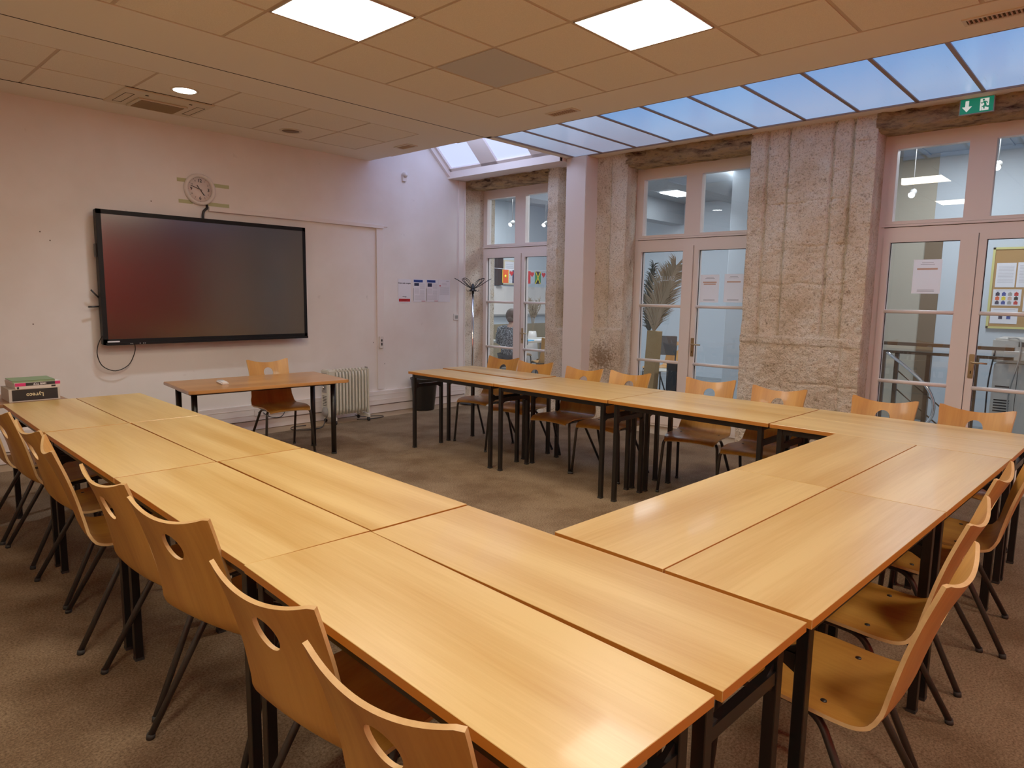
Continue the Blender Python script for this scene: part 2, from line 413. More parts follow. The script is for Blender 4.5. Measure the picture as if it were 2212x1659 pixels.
# ---- stone wall: height field piers, reveals, lintels
DR = {1: (6.63, 5.13), 2: (4.035, 2.53), 3: (1.385, -.12)}      # frame left / right in y at door plane
OPS = {1: (6.59, 5.07), 2: (3.92, 2.475), 3: (1.345, -.20)}     # opening edges on the stone face
b = nb()
def fr(y, z, s=1.0): return noise.fractal(Vector((y*s, z*s, 3.1)), 1.0, 2.0, 5)
def pier(y0, y1, z1, depth, step=.022):
    ny = max(2, int((y1-y0)/step)); nz = int(z1/step)
    g = [[b.verts.new((XS+depth(y0+(y1-y0)*i/ny, z1*j/nz), y0+(y1-y0)*i/ny, z1*j/nz)) for j in range(nz+1)] for i in range(ny+1)]
    for i in range(ny):
        for j in range(nz):
            f = b.faces.new((g[i][j], g[i][j+1], g[i+1][j+1], g[i+1][j])); f.smooth = True
    return g
def groove(t, c, w, d):
    a = abs(t-c)/w
    return d*(1-a*a) if a < 1 else 0
def depth3(y, z):
    d = .009*fr(y, z, 6)+.009*fr(y, z, 22)+.014*fr(y, z, 1.6)+.004*fr(y, z, 60)
    wob = .012*fr(z, 1, 5)
    if z > 1.16:
        for c, w, dd in ((2.315, .015, .05), (2.11, .012, .036), (1.71, .014, .042), (1.545, .016, .05)):
            d += groove(y+wob, c, w, dd)
        if 1.55 < y < 2.31: d += .012
        if 1.71 < y < 2.11 and z < 2.98: d -= .008
    elif z > 1.09: d -= .018
    else: d -= .004
    for c, y0, y1 in ((2.42, 1.55, 2.31), (2.02, 1.5, 2.0), (1.66, 1.5, 2.31), (.72, 1.35, 2.0), (2.90, 1.36, 1.55)):
        if y0 < y < y1: d += groove(z+.02*fr(y, c, 4), c, .0125, .016*max(0, .6+fr(y, c+9, 3)))
    if z < 1.1: d += groove(y+.02*fr(z, 2, 3), 1.52, .012, .022)
    return d
def depth2(y, z):
    d = .012*fr(y+3, z, 5)+.006*fr(y+3, z, 25)+.012*fr(y+9, z, 1.6)
    if z > 1.15:
        if y > 4.12: d += .025+.012*fr(y, z, 3)
        d += groove(y, 4.13+.01*fr(z, 2, 4), .014, .02)
    else: d -= .03
    return d
def depth1(y, z):
    d = .008*fr(y+6, z, 6)+.005*fr(y+6, z, 25)
    if z > 1.12:
        if y < 4.90: d += .10+.03*fr(y, z, 4)*(1 if y < 4.82 else .2)
    return d
def depth4(y, z): return .01*fr(y, z, 5)
def side(g, idx, xd, yd):
    """reveal from pier edge column back to the door plane"""
    col = g[idx]
    outer = [b.verts.new((xd, yd, v.co.z)) for v in col]
    mid = [b.verts.new(((v.co.x+xd)/2+.01*fr(v.co.z, 1, 6), (v.co.y+yd)/2+.008*fr(v.co.z, 4, 7), v.co.z)) for v in col]
    for j in range(len(col)-1):
        b.faces.new((col[j], col[j+1], mid[j+1], mid[j])).smooth = True
        b.faces.new((mid[j], mid[j+1], outer[j+1], outer[j])).smooth = True
ZT = H+.02
g1 = pier(4.56, 5.07, ZT, depth1, .014); side(g1, -1, XD+.02, 5.13)
g2 = pier(3.90, 4.60, ZT, depth2, .014); side(g2, 0, XD+.02, 4.035)
g3 = pier(1.345, 2.475, ZT, depth3, .009); side(g3, 0, XD+.02, 1.385); side(g3, -1, XD+.02, 2.53)
g4 = pier(YB, -.20, ZT, depth4, .08); side(g4, -1, XD+.02, -.12)
# far jamb of the corner opening
bx(b, XS+.002, 6.60, 0, XD+.20, 6.95, 3.1)
for f in [f for f in b.faces]: pass
bmesh.ops.recalc_face_normals(b, faces=b.faces)
# lintels
def lintel(y0, y1, zb=2.975):
    n = int(abs(y1-y0)/.02)
    rows = [(XS, ZT), (XS, 3.09), (XS, 3.06), (XS, 3.03), (XS+.005, zb+.025), (XS+.03, zb), (XS+.18, zb), (XD+.02, zb+.02)]
    
    G = []
    for i in range(n+1):
        y = y0+(y1-y0)*i/n
        G.append([b.verts.new((x+.045*fr(y, z*4, 4)+.03*fr(y, z*4, 12)+.012*fr(y, z*3, 40), y, z+(.016*fr(y+4, x, 7) if 0 < k < 7 else 0))) for k, (x, z) in enumerate(rows)])
    for i in range(n):
        for k in range(len(rows)-1):
            f = b.faces.new((G[i][k], G[i][k+1], G[i+1][k+1], G[i+1][k])); f.smooth = True; f.material_index = 1
lintel(6.60, 5.05); lintel(3.93, 2.46); lintel(1.36, -.22)
# wall mass behind so nothing leaks
bx(b, XD+.0, 5.13, 0, XD+.14, 4.035, 3.2, 2); bx(b, XD, 2.53, 0, XD+.14, 1.385, 3.2, 2); bx(b, XD, -.12, 0, XD+.14, YB, 3.2, 2)
bx(b, XD, YB, 3.0, XD+.14, 6.8, 3.9, 2); bx(b, XS+.05, YB, ZT+.0, XD+.1, 6.8, ZT+.3, 2)
# extra tall back for the roof bay
bx(b, XS+.02, 4.6, ZT, XS+.2, 6.8, 4.9, 2)
struct(mk('wall_right', b, [M_STONE, M_LINTEL, M_ANW], recalc=False))
# white pillar
b = nb(); bx(b, 4.80, 4.335, 0, 5.06, 4.625, 3.115); bev(b, .006, 2); o = struct(mk('trim_4', b, M_TRIM))

# ---- doors
def french_door(n, yl, yr, second_full=True):
    root = sroot('door_%d' % n, (XD, (yl+yr)/2, 0))
    L = Vector(root.location)
    def P(o, par=None):
        o.parent = par or root
        if par is None: o.location = -L
        return o
    x0, x1 = XD-.03, XD+.05
    # outer frame with transom
    b = nb()
    bx(b, x0, yl-.055, 0, x1, yl+.02, 3.0); bx(b, x0, yr-.02, 0, x1, yr+.055, 3.0); bx(b, x0, yr+.055, 2.93, x1, yl-.055, 3.0)
    bx(b, x0, yr+.055, 2.10, x1, yl-.055, 2.205); bx(b, x0-.012, yr+.03, 2.185, x0-.0005, yl-.03, 2.203)
    bx(b, x0, yr+.055, -.0, x1, yl-.055, .03)
    # upper light frame members
    c = (yl+yr)/2
    u0, u1 = x0-.006, x1-.003
    for ya, yb in ((yr+.11, c-.095), (c+.095, yl-.11)):
        bx(b, u0, ya, 2.206, u1, yb, 2.235); bx(b, u0, ya, 2.872, u1, yb, 2.929)
    bx(b, u0, yl-.11, 2.206, u1, yl-.056, 2.929); bx(b, u0, yr+.056, 2.206, u1, yr+.11, 2.929)
    bx(b, u0, c-.095, 2.206, u1, c+.095, 2.929)
    P(mk('door_frame', b, M_FRAME))
    b = nb(); bx(b, x0-.001, yr+.05, 2.1785, x0+.004, yl-.05, 2.1835); P(mk('seal', b, M_GAP))
    for a, d in ((yl-.11, c+.095), (c-.095, yr+.11)):
        b = nb(); bx(b, XD+.012, d, 2.235, XD+.016, a, 2.872); P(mk('transom_glass', b, M_GLASS))
    # two leaves
    for k in range(2):
        if k == 0: a, d, sl, sr = yl-.055, c+.005-.04, .06, .145
        else: a, d, sl, sr = c-.04, yr+.055, .075, .055
        # a = left edge (larger y), d = right edge
        ga, gd = a-(.055 if k == 0 else .055), d+(.13 if k == 0 else .055)
        b = nb(); lx0, lx1 = x0-.008-(.006 if k == 0 else 0), x1-.01
        bx(b, lx0, ga, .03, lx1, a, 2.10); bx(b, lx0, d+.002, .03, lx1, gd, 2.10)
        bx(b, lx0, gd, 2.045, lx1, ga, 2.10); bx(b, lx0, gd, .03, lx1, ga, .14)
        if k == 0: bx(b, lx0-.012, d-.0, .03, lx0, d+.05, 2.10)
        leaf = P(mk('door_leaf', b, M_FRAME))
        b = nb()
        zs = (.775, 1.42)
        for z in zs:
            tube(b, [(XD-.032, ga+.004, z), (XD-.032, gd-.004, z)], .017, 8)
            bx(b, XD-.03, gd, z-.012, XD+.02, ga, z+.012)
        gb = mk('glazing_bar', b, M_FRAME, leaf)
        zz = [.14, .775, 1.42, 2.045]
        for q in range(3):
            b = nb(); bx(b, XD+.002, gd, zz[q]+(0.012 if q else 0), XD+.006, ga, zz[q+1]-(0.012 if q < 2 else 0)); mk('glass', b, M_GLASS, leaf)
        b = nb(); bx(b, XD-.010, gd, .14, XD+.001, gd+.004, 2.045); bx(b, XD-.010, ga-.004, .14, XD+.001, ga, 2.045); bx(b, XD-.010, gd+.004, 2.040, XD+.001, ga-.004, 2.045)
        mk('seal', b, M_GAP, leaf)
        if k == 1:
            hy = a-.035
            b = nb(); bx(b, lx0-.008, hy-.02, .86, lx0, hy+.02, 1.07); bev(b, .004)
            bx(b, lx0-.009, hy-.004, .90, lx0-.0075, hy+.004, .925, 1)
            tube(b, fillet([(lx0-.002, hy, 1.0), (lx0-.05, hy, 1.0), (lx0-.055, hy-.12, .998)], .02), .008, 8)
            mk('handle', b, [M_BRASS, M_GAP], leaf)
    return root
for n in (1, 2, 3): french_door(n, *DR[n])

# posters taped on the door glass (seen from behind)
M_NOTE = bpy.data.materials.new('backlit_paper'); M_NOTE.use_nodes = True
nt = M_NOTE.node_tree; nt.nodes.clear(); _o = nt.nodes.new('ShaderNodeOutputMaterial'); _a = nt.nodes.new('ShaderNodeAddShader'); _d = nt.nodes.new('ShaderNodeBsdfDiffuse'); _t = nt.nodes.new('ShaderNodeBsdfTranslucent')
_d.inputs[0].default_value = (.55, .54, .56, 1); _t.inputs[0].default_value = (.42, .42, .44, 1)
nt.links.new(_d.outputs[0], _a.inputs[0]); nt.links.new(_t.outputs[0], _a.inputs[1]); nt.links.new(_a.outputs[0], _o.inputs[0])
def glass_notice(y0, z0, y1, z1, label, tone):
    t = thing('notice', label, 'notice', (XD-.004, (y0+y1)/2, (z0+z1)/2), 0, None)
    L = Vector(t.location)
    b = nb(); bx(b, XD-.005, y0, z0, XD-.004, y1, z1); o = mk('paper', b, M_NOTE, t); o.location = -L
    b = nb(); w = y1-y0; h = z1-z0
    b.free()
    for f, a, c in ((.90, .3, .7), (.855, .25, .75), (.10, .2, .8), (.06, .2, .8)):
        b = nb(); bx(b, XD-.0058, y0+w*a, z0+h*f, XD-.0051, y0+w*c, z0+h*(f+.014)); o = mk('text_line', b, M_INKL, t); o.location = -L
    b = nb()
    bx(b, XD-.0058, y0+w*.14, z0+h*.70, XD-.0051, y0+w*.86, z0+h*.75)
    if tone: bx(b, XD-.0058, y0+w*.18, z0+h*.64, XD-.0051, y0+w*.82, z0+h*.68)
    o = mk('heading', b, M_ORNP, t); o.location = -L
glass_notice(2.94, 1.47, 3.163, 1.775, 'white notice with two orange heading lines on right leaf of middle door', True)
glass_notice(2.665, 1.475, 2.882, 1.78, 'white notice with single orange heading line beside the stone pier', False)
glass_notice(.852, 1.585, 1.075, 1.887, 'white notice alone on left leaf of the door nearest the camera', False)
# mirrored lettering on the middle door (reads from the other room)
t = thing('door_lettering', 'white mirrored letters reading SALLE on glass of middle door', 'lettering', (XD+.0, 3.59, 1.735)); L = Vector(t.location)
o = text('letters', 'SALLE', .075, M_LETTER, t, face_plus_x(0.009, 0, 0), bold=.001)

# ---- wall trims on the screen wall
b = nb(); bx(b, 1.44, YW-.035, 2.318, 3.60, YW, 2.36); bx(b, 3.50, YW-.02, .30, 3.60, YW, 2.318); bx(b, 3.60, YW-.008, 2.345, 3.68, YW, 2.353)
bev(b, .002, 1); struct(mk('trim_5', b, M_TRIM))
b = nb()
bx(b, XL, YW-.028, .0, 4.99, YW, .095); bx(b, XL, YW-.055, .11, 4.99, YW, .28); bx(b, XL, YW-.058, .165, 4.99, YW-.0, .172); bx(b, XL, YW-.058, .232, 4.99, YW, .238)
struct(mk('baseboard_front', b, M_TRIM))
t = thing('power_outlet', 'white power outlet box on vertical wall trunking', 'outlet', (3.55, YW-.02, .9)); 
b = nb(); bx(b, -.03, -.022, -.075, .03, 0, .075); bev(b, .004); mk('cover', b, M_WHITE, t)
b = nb(); bx(b, -.012, -.024, .01, .008, -.0215, .04); bx(b, -.012, -.024, -.04, .008, -.0215, -.005); mk('socket', b, M_PLAST, t)
OUTR = t = thing('power_outlet', 'row of four sockets in low wall trunking behind teacher chair', 'outlet', (2.03, YW-.055, .19)); L = Vector(t.location)
b = nb(); bx(b, -.2, -.012, -.035, .2, 0, .035); bev(b, .003); mk('cover', b, M_WHITE, t)
for k in range(4):
    b = nb(); lathe(b, [(.0, -.0135), (.014, -.0135), (.014, -.012)], 12, (-.15+.1*k, 0, 0), axis='y'); mk('socket', b, M_PLAST, t)
t = thing('light_switch', 'white light switch on wall left of the coat stand', 'switch', (4.845, YW, 1.205))
b = nb(); bx(b, -.045, -.012, -.045, .045, 0, .045); bev(b, .003); mk('cover', b, M_WHITE, t)
b = nb(); bx(b, -.02, -.018, -.022, .026, -.012, .022, rot=Matrix.Rotation(.12, 3, 'X')); mk('rocker', b, M_GREYP, t)
t = thing('motion_sensor', 'small white motion sensor high on wall under the roof glazing', 'sensor', (3.94, YW, 3.02))
b = nb(); lathe(b, [(.0, -.07), (.02, -.066), (.034, -.045), (.036, -.02), (.03, 0)], 16, (0, 0, 0), axis='y'); bx(b, -.03, -.03, -.08, .03, 0, -.0); mk('housing', b, M_WHITE, t)
# small screw holes / marks left of the screen
b = nb()
for x, z in ((-.02, 2.0), (.05, 1.93), (-.12, 1.2), (.9, 2.36), (3.62, .62), (3.45, .9)):
    lathe(b, [(0, -.001), (.004, -.001), (.006, 0)], 7, (x, YW, z), axis='y')
tag(mk('wall_mark', b, mat('wall_mark', srgb(90, 75, 65), .9)), 'small dark scuffs and plugged holes on the white screen wall', 'marks', kind='stuff')

# ---- papers on the wall
def wall_sheet(x0, z0, x1, z1, label, kind):
    t = thing('notice', label, 'notice', ((x0+x1)/2, YW-.001, (z0+z1)/2), 0); L = Vector(t.location)
    def A(o): o.location = -L; return o
    y = YW-.003
    b = nb(); bx(b, x0, y, z0, x1, YW-.001, z1); A(mk('paper', b, M_PAPER, t))
    w, h = x1-x0, z1-z0
    def R(b, a, c, d, e, mi=0): bx(b, x0+w*a, y-.0006, z0+h*c, x0+w*d, y-.0001, z0+h*e, mi)
    if kind == 0:
        o = text('heading', 'Votre avis compte', .027, M_INK, t, face_minus_y((x0+x1)/2, y-.001, z0+h*.83), bold=.0008); A(o)
        o = text('logo', 'Google', .022, M_INK, t, face_minus_y((x0+x1)/2, y-.001, z0+h*.26)); A(o)
        b = nb(); R(b, .05, .05, .95, .17); A(mk('red_banner', b, M_REDP, t))
        b = nb(); R(b, .2, .12, .8, .13); R(b, .2, .085, .8, .095); A(mk('text_lines', b, M_ORNP, t))
    elif kind in (1, 2):
        b = nb(); R(b, .04, .86, .76, .97); A(mk('blue_banner', b, M_BLUE, t))
        b = nb(); R(b, .08, .70 if kind == 1 else .67, .46, .83); A(mk('navy_block', b, M_NAVY, t))
        b = nb(); R(b, .10, .905, .55 if kind == 1 else .7, .925); A(mk('banner_text', b, M_PAPER, t))
        b = nb(); R(b, .0, .05, .035, .6); A(mk('side_bar', b, M_INK if kind == 2 else M_GREYP, t))
        b = nb()
        for q in range(9): R(b, .53, .80-.028*q, .92, .806-.028*q)
        for q in range(8): R(b, .1, .58-.03*q, .46, .586-.03*q); R(b, .53, .5-.028*q, .9, .506-.028*q)
        for q in range(7): R(b, .1, .27-.03*q, .9, .276-.03*q)
        A(mk('text_lines', b, M_INKL, t))
        b = nb(); R(b, .66, .03, .97, .048); A(mk('red_mark', b, M_REDP, t))
    else:
        b = nb()
        for q in range(4): R(b, .3, .85-.03*q, .72, .856-.03*q)
        for q in range(13): R(b, .1, .66-.028*q, .92, .666-.028*q)
        R(b, .66, .92, .88, .95)
        A(mk('text_lines', b, M_INKL, t))
        b = nb(); R(b, .08, .70, .2, .745); A(mk('red_mark', b, M_REDP, t))
wall_sheet(3.84, 1.40, 4.045, 1.706, 'poster with red band along its bottom edge, leftmost on wall', 0)
wall_sheet(4.088, 1.412, 4.300, 1.712, 'printed sheet with blue heading, next to the red-banded poster', 1)
wall_sheet(4.315, 1.414, 4.520, 1.714, 'printed sheet with blue heading and black side bar', 2)
wall_sheet(4.524, 1.414, 4.735, 1.716, 'plain text letter sheet without blue heading, rightmost on wall', 3)

# ---- clock and tape
t = thing('wall_clock', 'round white wall clock above the screen', 'clock', (1.36, YW, 2.522)); 
R0 = .155
b = nb(); lathe(b, [(.02, 0), (R0-.004, 0), (R0, -.012), (R0-.004, -.036), (R0-.018, -.043), (R0-.032, -.036), (R0-.036, -.02), (R0-.036, -.005)], 48, axis='y', cap=False); mk('rim', b, M_WHITE, t)
b = nb(); lathe(b, [(0.0, -.018), (R0-.034, -.018), (R0-.034, -.016)], 48, axis='y'); mk('dial', b, mat('clock_dial', srgb(222, 205, 198), .4), t)
for k in range(12):
    a = k*PI/6; r1 = .113; b = nb()
    bx(b, -.0012, -.0195, r1-.004, .0012, -.0185, r1+.004, rot=Matrix.Rotation(a, 3, 'Y'), piv=(0, -.019, 0)); mk('hour_mark', b, M_INK, t)
for k in range(1, 13):
    a = k*PI/6; big = k % 3 == 0; rr_ = .085 if big else .092
    text('numeral', str(k), .045 if big else .022, M_PLAST if big else M_INK, t, face_minus_y(rr_*math.sin(a), -.0192, rr_*math.cos(a)), bold=.0009 if big else 0)
def hand(name, ang, l, w, tail, y, material):
    b = nb(); bx(b, -w, y-.001, -tail, w, y, l, rot=Matrix.Rotation(ang, 3, 'Y'), piv=(0, y, 0)); mk(name, b, material, t)
hand('hour_hand', math.radians(144), .07, .004, .05, -.022, M_PLAST)
hand('minute_hand', math.radians(289), .098, .0032, .02, -.0245, M_PLAST)
hand('second_hand', math.radians(138), .10, .0008, .02, -.027, M_GREYP)
for (x0, x1, z, sl, lab) in ((1.148, 1.27, 2.598, -.0, 'strip of green masking tape at upper left of clock'), (1.45, 1.667, 2.583, 0, 'strip of green masking tape at upper right of clock'),
                       (1.155, 1.29, 2.392, 0, 'strip of green masking tape at lower left of clock'), (1.42, 1.662, 2.39, 0, 'strip of green masking tape at lower right of clock')):
    b = nb(); bx(b, x0, YW-.0012, z-.018, x1, YW, z+.018); tag(mk('masking_tape', b, M_TAPE), lab, 'tape', 'tape strips around the clock')

# ---- screen
t = thing('wall_screen', 'large black interactive display screen on the white wall', 'screen', (1.41, YW, 1.62)); L = Vector(t.location)
def A(o): o.location = -L; return o
X0, X1, Z0, Z1, YF = .378, 2.448, 1.005, 2.228, 6.45
b = nb(); bx(b, X0, YF, Z0, X1, YF+.075, Z1); bev(b, .006, 2)
for q in [((X0+.045, YF-.012, Z1-.045, X1-.045, YF, Z1-.03)), ]: pass
bx(b, X0, YF-.006, Z0, X0+.04, YF, Z1); bx(b, X1-.035, YF-.006, Z0, X1, YF, Z1); bx(b, X0, YF-.006, Z1-.04, X1, YF, Z1); bx(b, X0, YF-.006, Z0, X1, YF, Z0+.05)
bx(b, X0+.02, YF-.016, Z0-.006, X1, YF+.03, Z0+.018)
A(mk('frame', b, M_TVF, t))
b = nb(); bx(b, X0+.04, YF-.002, Z0+.05, X1-.035, YF-.001, Z1-.04); A(mk('display', b, M_SCREEN, t))
b = nb(); bx(b, X0+.4, YF+.075, Z0+.25, X1-.4, YW-.0, Z1-.25); A(mk('wall_bracket', b, M_PLAST, t))
b = nb(); bx(b, X0+.03, YF-.0175, Z0+.022, X0+.13, YF-.0065, Z0+.034); A(mk('sticker', b, M_PAPER, t))
for x in (.22, .235, .30, .33, .345): b = nb(); bx(b, X0+x, YF-.018, Z0+.002, X0+x+.008, YF-.016, Z0+.01); A(mk('port', b, M_GREYP, t))
for p, q in (((.39, 6.52, 1.425), (.318, 6.50, 1.505)), ((.39, 6.52, 1.355), (.288, 6.50, 1.352))):
    b = nb(); tube(b, [p, q], .008, 8); A(mk('antenna', b, M_PLAST, t))
b = nb(); bx(b, X0-.012, YF+.03, 1.8, X0, YF+.07, 1.92); A(mk('side_clip', b, M_PLAST, t))
b = nb(); tube(b, smooth_path([(.385, 6.48, 1.10), (.345, 6.5, 1.0), (.342, 6.52, .90), (.385, 6.53, .80), (.49, 6.535, .752), (.60, 6.53, .80), (.655, 6.52, .91), (.65, 6.48, .99), (.62, 6.46, 1.015)]), .0045, 6)
tag(mk('cable', b, M_PLAST), 'black cable hanging in a loop below left corner of screen', 'cable')
b = nb(); tube(b, smooth_path([(1.365, 6.53, 2.20), (1.37, 6.55, 2.26), (1.385, 6.56, 2.31), (1.42, 6.57, 2.345), (1.43, 6.585, 2.375)]), .013, 8)
tag(mk('cable', b, M_PLAST), 'thick black cable from top of screen into wall trunking', 'cable')

# ---- ceiling fittings
def light_panel(x0, y0, x1, y1, label):
    t = thing('ceiling_light', label, 'ceiling light', ((x0+x1)/2, (y0+y1)/2, H)); L = Vector(t.location)
    b = nb()
    for q in ((x0, y0, x1, y0+.008), (x0, y1-.008, x1, y1), (x0, y0, x0+.008, y1), (x1-.008, y0, x1, y1)): bx(b, q[0], q[1], H-.004, q[2], q[3], H+.002)
    o = mk('frame', b, M_WHITE, t); o.location = -L
    b = nb(); bx(b, x0+.008, y0+.008, H-.003, x1-.008, y1-.008, H-.001); o = mk('diffuser', b, M_PANEL, t); o.location = -L
light_panel(cx[6]+.012, cy[8]+.012, cx[7]-.012, cy[9]-.012, 'lit square ceiling panel, left of the two in view')
light_panel(cx[8]+.012, cy[6]+.012, cx[9]-.012, cy[7]-.012, 'lit square ceiling panel, nearer the blue skylight strip')
light_panel(cx[4]+.012, cy[6]+.012, cx[5]-.012, cy[7]-.012, 'lit square ceiling panel above the left row of chairs')
light_panel(cx[2]+.012, cy[3]+.012, cx[3]-.012, cy[4]-.012, 'lit square ceiling panel behind the camera on the left')
light_panel(cx[8]+.012, cy[0]+.012, cx[9]-.012, cy[1]-.012, 'added square light panel, out of view, brightening red wall on the right')  # added out of view to brighten the red wall mirrored in the screen
light_panel(cx[4]+.012, cy[0]+.012, cx[5]-.012, cy[1]-.012, 'lit square ceiling panel near the red wall at the left')
t = thing('downlight', 'round recessed downlight, lit, beside the air conditioner', 'ceiling light', (.765, 5.352, H))
b = nb(); lathe(b, [(.083, -.001), (.088, -.006), (.104, -.005), (.106, 0), (.083, .0)], 32); mk('trim_ring', b, M_CREAM, t)
b = nb(); lathe(b, [(0, -.004), (.084, -.003), (.084, 0)], 32); mk('lamp', b, M_SPOT, t)
t = thing('downlight', 'round recessed downlight, unlit, right of the air conditioner', 'ceiling light', (2.02, 5.94, H))
b = nb(); lathe(b, [(.083, -.001), (.088, -.006), (.108, -.005), (.11, 0), (.083, .0)], 32); mk('trim_ring', b, M_CREAM, t)
b = nb(); lathe(b, [(0, -.003), (.084, -.002), (.084, 0)], 32); mk('lamp', b, M_VENTD, t)
# air conditioner cassette
t = thing('air_conditioner', 'square cream air conditioning cassette in ceiling above screen', 'air conditioner', (.77, 5.885, H)); L = Vector(t.location)
A = lambda o: setattr(o, 'location', -L)
b = nb(); bx(b, .41, 5.605, H-.012, 1.12, 6.172, H+.02); bev(b, .004, 1); A(mk('panel', b, M_CREAM, t))
b = nb(); bx(b, .57, 5.80, H-.024, .975, 6.13, H-.012); bev(b, .008, 2); A(mk('grille_frame', b, M_CREAM, t))
b = nb(); bx(b, .60, 5.825, H-.026, .945, 6.10, H-.0241)
A(mk('grille', b, M_VENTD, t))
b = nb()
for k in range(18): bx(b, .60, 5.83+.0155*k, H-.028, .945, 5.834+.0155*k, H-.026)
A(mk('grille_slats', b, mat('slat', srgb(160, 138, 104), .6), t))
b = nb()
for (x0, y0, x1, y1) in ((.45, 5.74, .52, 6.08), (1.02, 5.74, 1.09, 6.08)):
    for q in ((x0, y0, x1, y0+.004), (x0, y1-.004, x1, y1), (x0, y0, x0+.004, y1), (x1-.004, y0, x1, y1)): bx(b, q[0], q[1], H-.0135, q[2], q[3], H-.0118)
for x, y in ((.60, 5.70), (.95, 5.70), (.60, 6.155), (.95, 6.155)): bx(b, x-.012, y-.008, H-.015, x+.012, y+.008, H-.0118)
bx(b, .405, 5.598, H-.001, 1.09, 5.604, H+.004)
A(mk('louvre_gaps', b, M_GAP, t))
def vent(cx_, cy_, w, l, label, big=False):
    t = thing('air_vent', label, 'vent', (cx_, cy_, H))
    b = nb(); e = .018
    for q in ((-w/2-e, -l/2-e, w/2+e, -l/2), (-w/2-e, l/2, w/2+e, l/2+e), (-w/2-e, -l/2, -w/2, l/2), (w/2, -l/2, w/2+e, l/2)): bx(b, q[0], q[1], -.007, q[2], q[3], 0)
    mk('frame', b, M_CREAM, t)
    b = nb(); bx(b, -w/2, -l/2, -.0025, w/2, l/2, 0); mk('duct', b, mat('duct', srgb(70, 48, 28), .9) if 'duct' not in MATS else MATS['duct'], t)
    b = nb(); n = int(l/.022)
    for k in range(n):
        y = -l/2+(k+.5)*l/n
        bx(b, -w/2, y-.0035, -.008, w/2, y+.0035, -.002, rot=Matrix.Rotation(.5, 3, 'X'))
    mk('slats', b, M_CREAM if big else M_TBAR, t)
vent(3.20, 5.60, .10, .22, 'small ceiling vent near the far wall corner')
vent(3.215, 3.41, .085, .27, 'small ceiling vent at the middle of the skylight strip')
vent(3.215, .12, .075, .60, 'long ceiling vent at upper right beside the skylight')

# ---- exit sign
t = thing('exit_sign', 'green emergency exit sign with white arrow and running figure', 'sign', (XS-.02, .635, 3.055))
b = nb(); bx(b, -.012, -.117, -.062, .012, .117, .062, 0); mk('housing', b, M_GREYP, t)
b = nb(); bx(b, -.0135, -.11, -.056, -.012, .11, .056); mk('panel', b, M_GREEN, t)
b = nb()
prism(b, [(.065+.012, .042), (.065-.012, .042), (.065-.012, -.002), (.065-.034, -.002), (.065, -.042), (.065+.034, -.002), (.065+.012, -.002)], -.0145, -.0136, plane='yz'); mk('arrow', b, M_SIGNW, t)
b = nb(); bx(b, -.0145, -.08, -.012, -.0136, -.022, .045); bx(b, -.0145, -.08, -.045, -.0136, -.035, -.02); bx(b, -.0145, -.033, -.045, -.0136, -.022, -.01); mk('doorway', b, M_SIGNW, t)
b = nb(); x = -.0152
lathe(b, [(0, x), (.0075, x), (.0075, x+.0008)], 12, (0, -.044, .034), axis='x')
for p, q, w in (((-.047, .024), (-.058, .0), .007), ((-.047, .022), (-.034, .008), .0035), ((-.034, .008), (-.026, .016), .003), ((-.05, .02), (-.066, .018), .0035), ((-.066, .018), (-.07, .004), .003),
                ((-.058, 0), (-.046, -.014), .005), ((-.046, -.014), (-.052, -.034), .0045), ((-.058, 0), (-.064, -.018), .005), ((-.064, -.018), (-.08, -.024), .004)):
    d = Vector((q[0]-p[0], q[1]-p[1])); nrm = Vector((-d.y, d.x)).normalized()*w
    prism(b, [(p[0]+nrm.x, p[1]+nrm.y), (p[0]-nrm.x, p[1]-nrm.y), (q[0]-nrm.x, q[1]-nrm.y), (q[0]+nrm.x, q[1]+nrm.y)], x, x+.0008, plane='yz')
mk('running_figure', b, M_GREEN, t)

# ------------------------------------------------------------------ tables
TL, TW, TH = 1.199, .403, .76
def make_table():
    t = thing('folding_table', '', 'table')
    b = nb(); bx(b, -TW/2, -TL/2, TH-.024, TW/2, TL/2, TH)
    for f in b.faces:
        if abs(f.calc_center_median().z-TH) > .003: f.material_index = 1
    bev(b, .0010, 1); o = mk('tabletop', b, [M_TOP, M_EDGE], t)
    lw, ix, iy = .0155, TW/2-.034, TL/2-.056
    for sx in (-1, 1):
        for sy in (-1, 1):
            b = nb(); bx(b, sx*ix-lw, sy*iy-lw, .008, sx*ix+lw, sy*iy+lw, TH-.024); bev(b, .002, 1)
            leg = mk('leg', b, M_BLACK, t)
            b = nb(); bx(b, sx*ix-lw-.001, sy*iy-lw-.001, 0, sx*ix+lw+.001, sy*iy+lw+.001, .012); mk('foot_cap', b, M_RUBBER, leg)
    b = nb()
    for sx in (-1, 1): bx(b, sx*ix-.011, -iy+lw, TH-.06, sx*ix+.011, iy-lw, TH-.024)
    for sy in (-1, 1): bx(b, -ix+lw, sy*iy-.011, TH-.055, ix-lw, sy*iy+.011, TH-.024)
    mk('apron', b, M_BLACK, t)
    for sy in (-1, 1):
        b = nb(); bx(b, -ix+lw, sy*iy-.012, TH-.155, ix-lw, sy*iy+.012, TH-.122)
        for sx in (-1, 1): prism(b, [(sx*(ix-lw), TH-.175), (sx*(ix-lw), TH-.10), (sx*(ix-lw-.04), TH-.123), (sx*(ix-lw-.04), TH-.154)], sy*iy-.006, sy*iy+.006)
        mk('crossbar', b, M_BLACK, t)
    return t
RC, RS = math.cos(math.radians(-2)), math.sin(math.radians(-2))
def rot2(x, y): return (RC*x-RS*y, RS*x+RC*y)
TD = math.radians
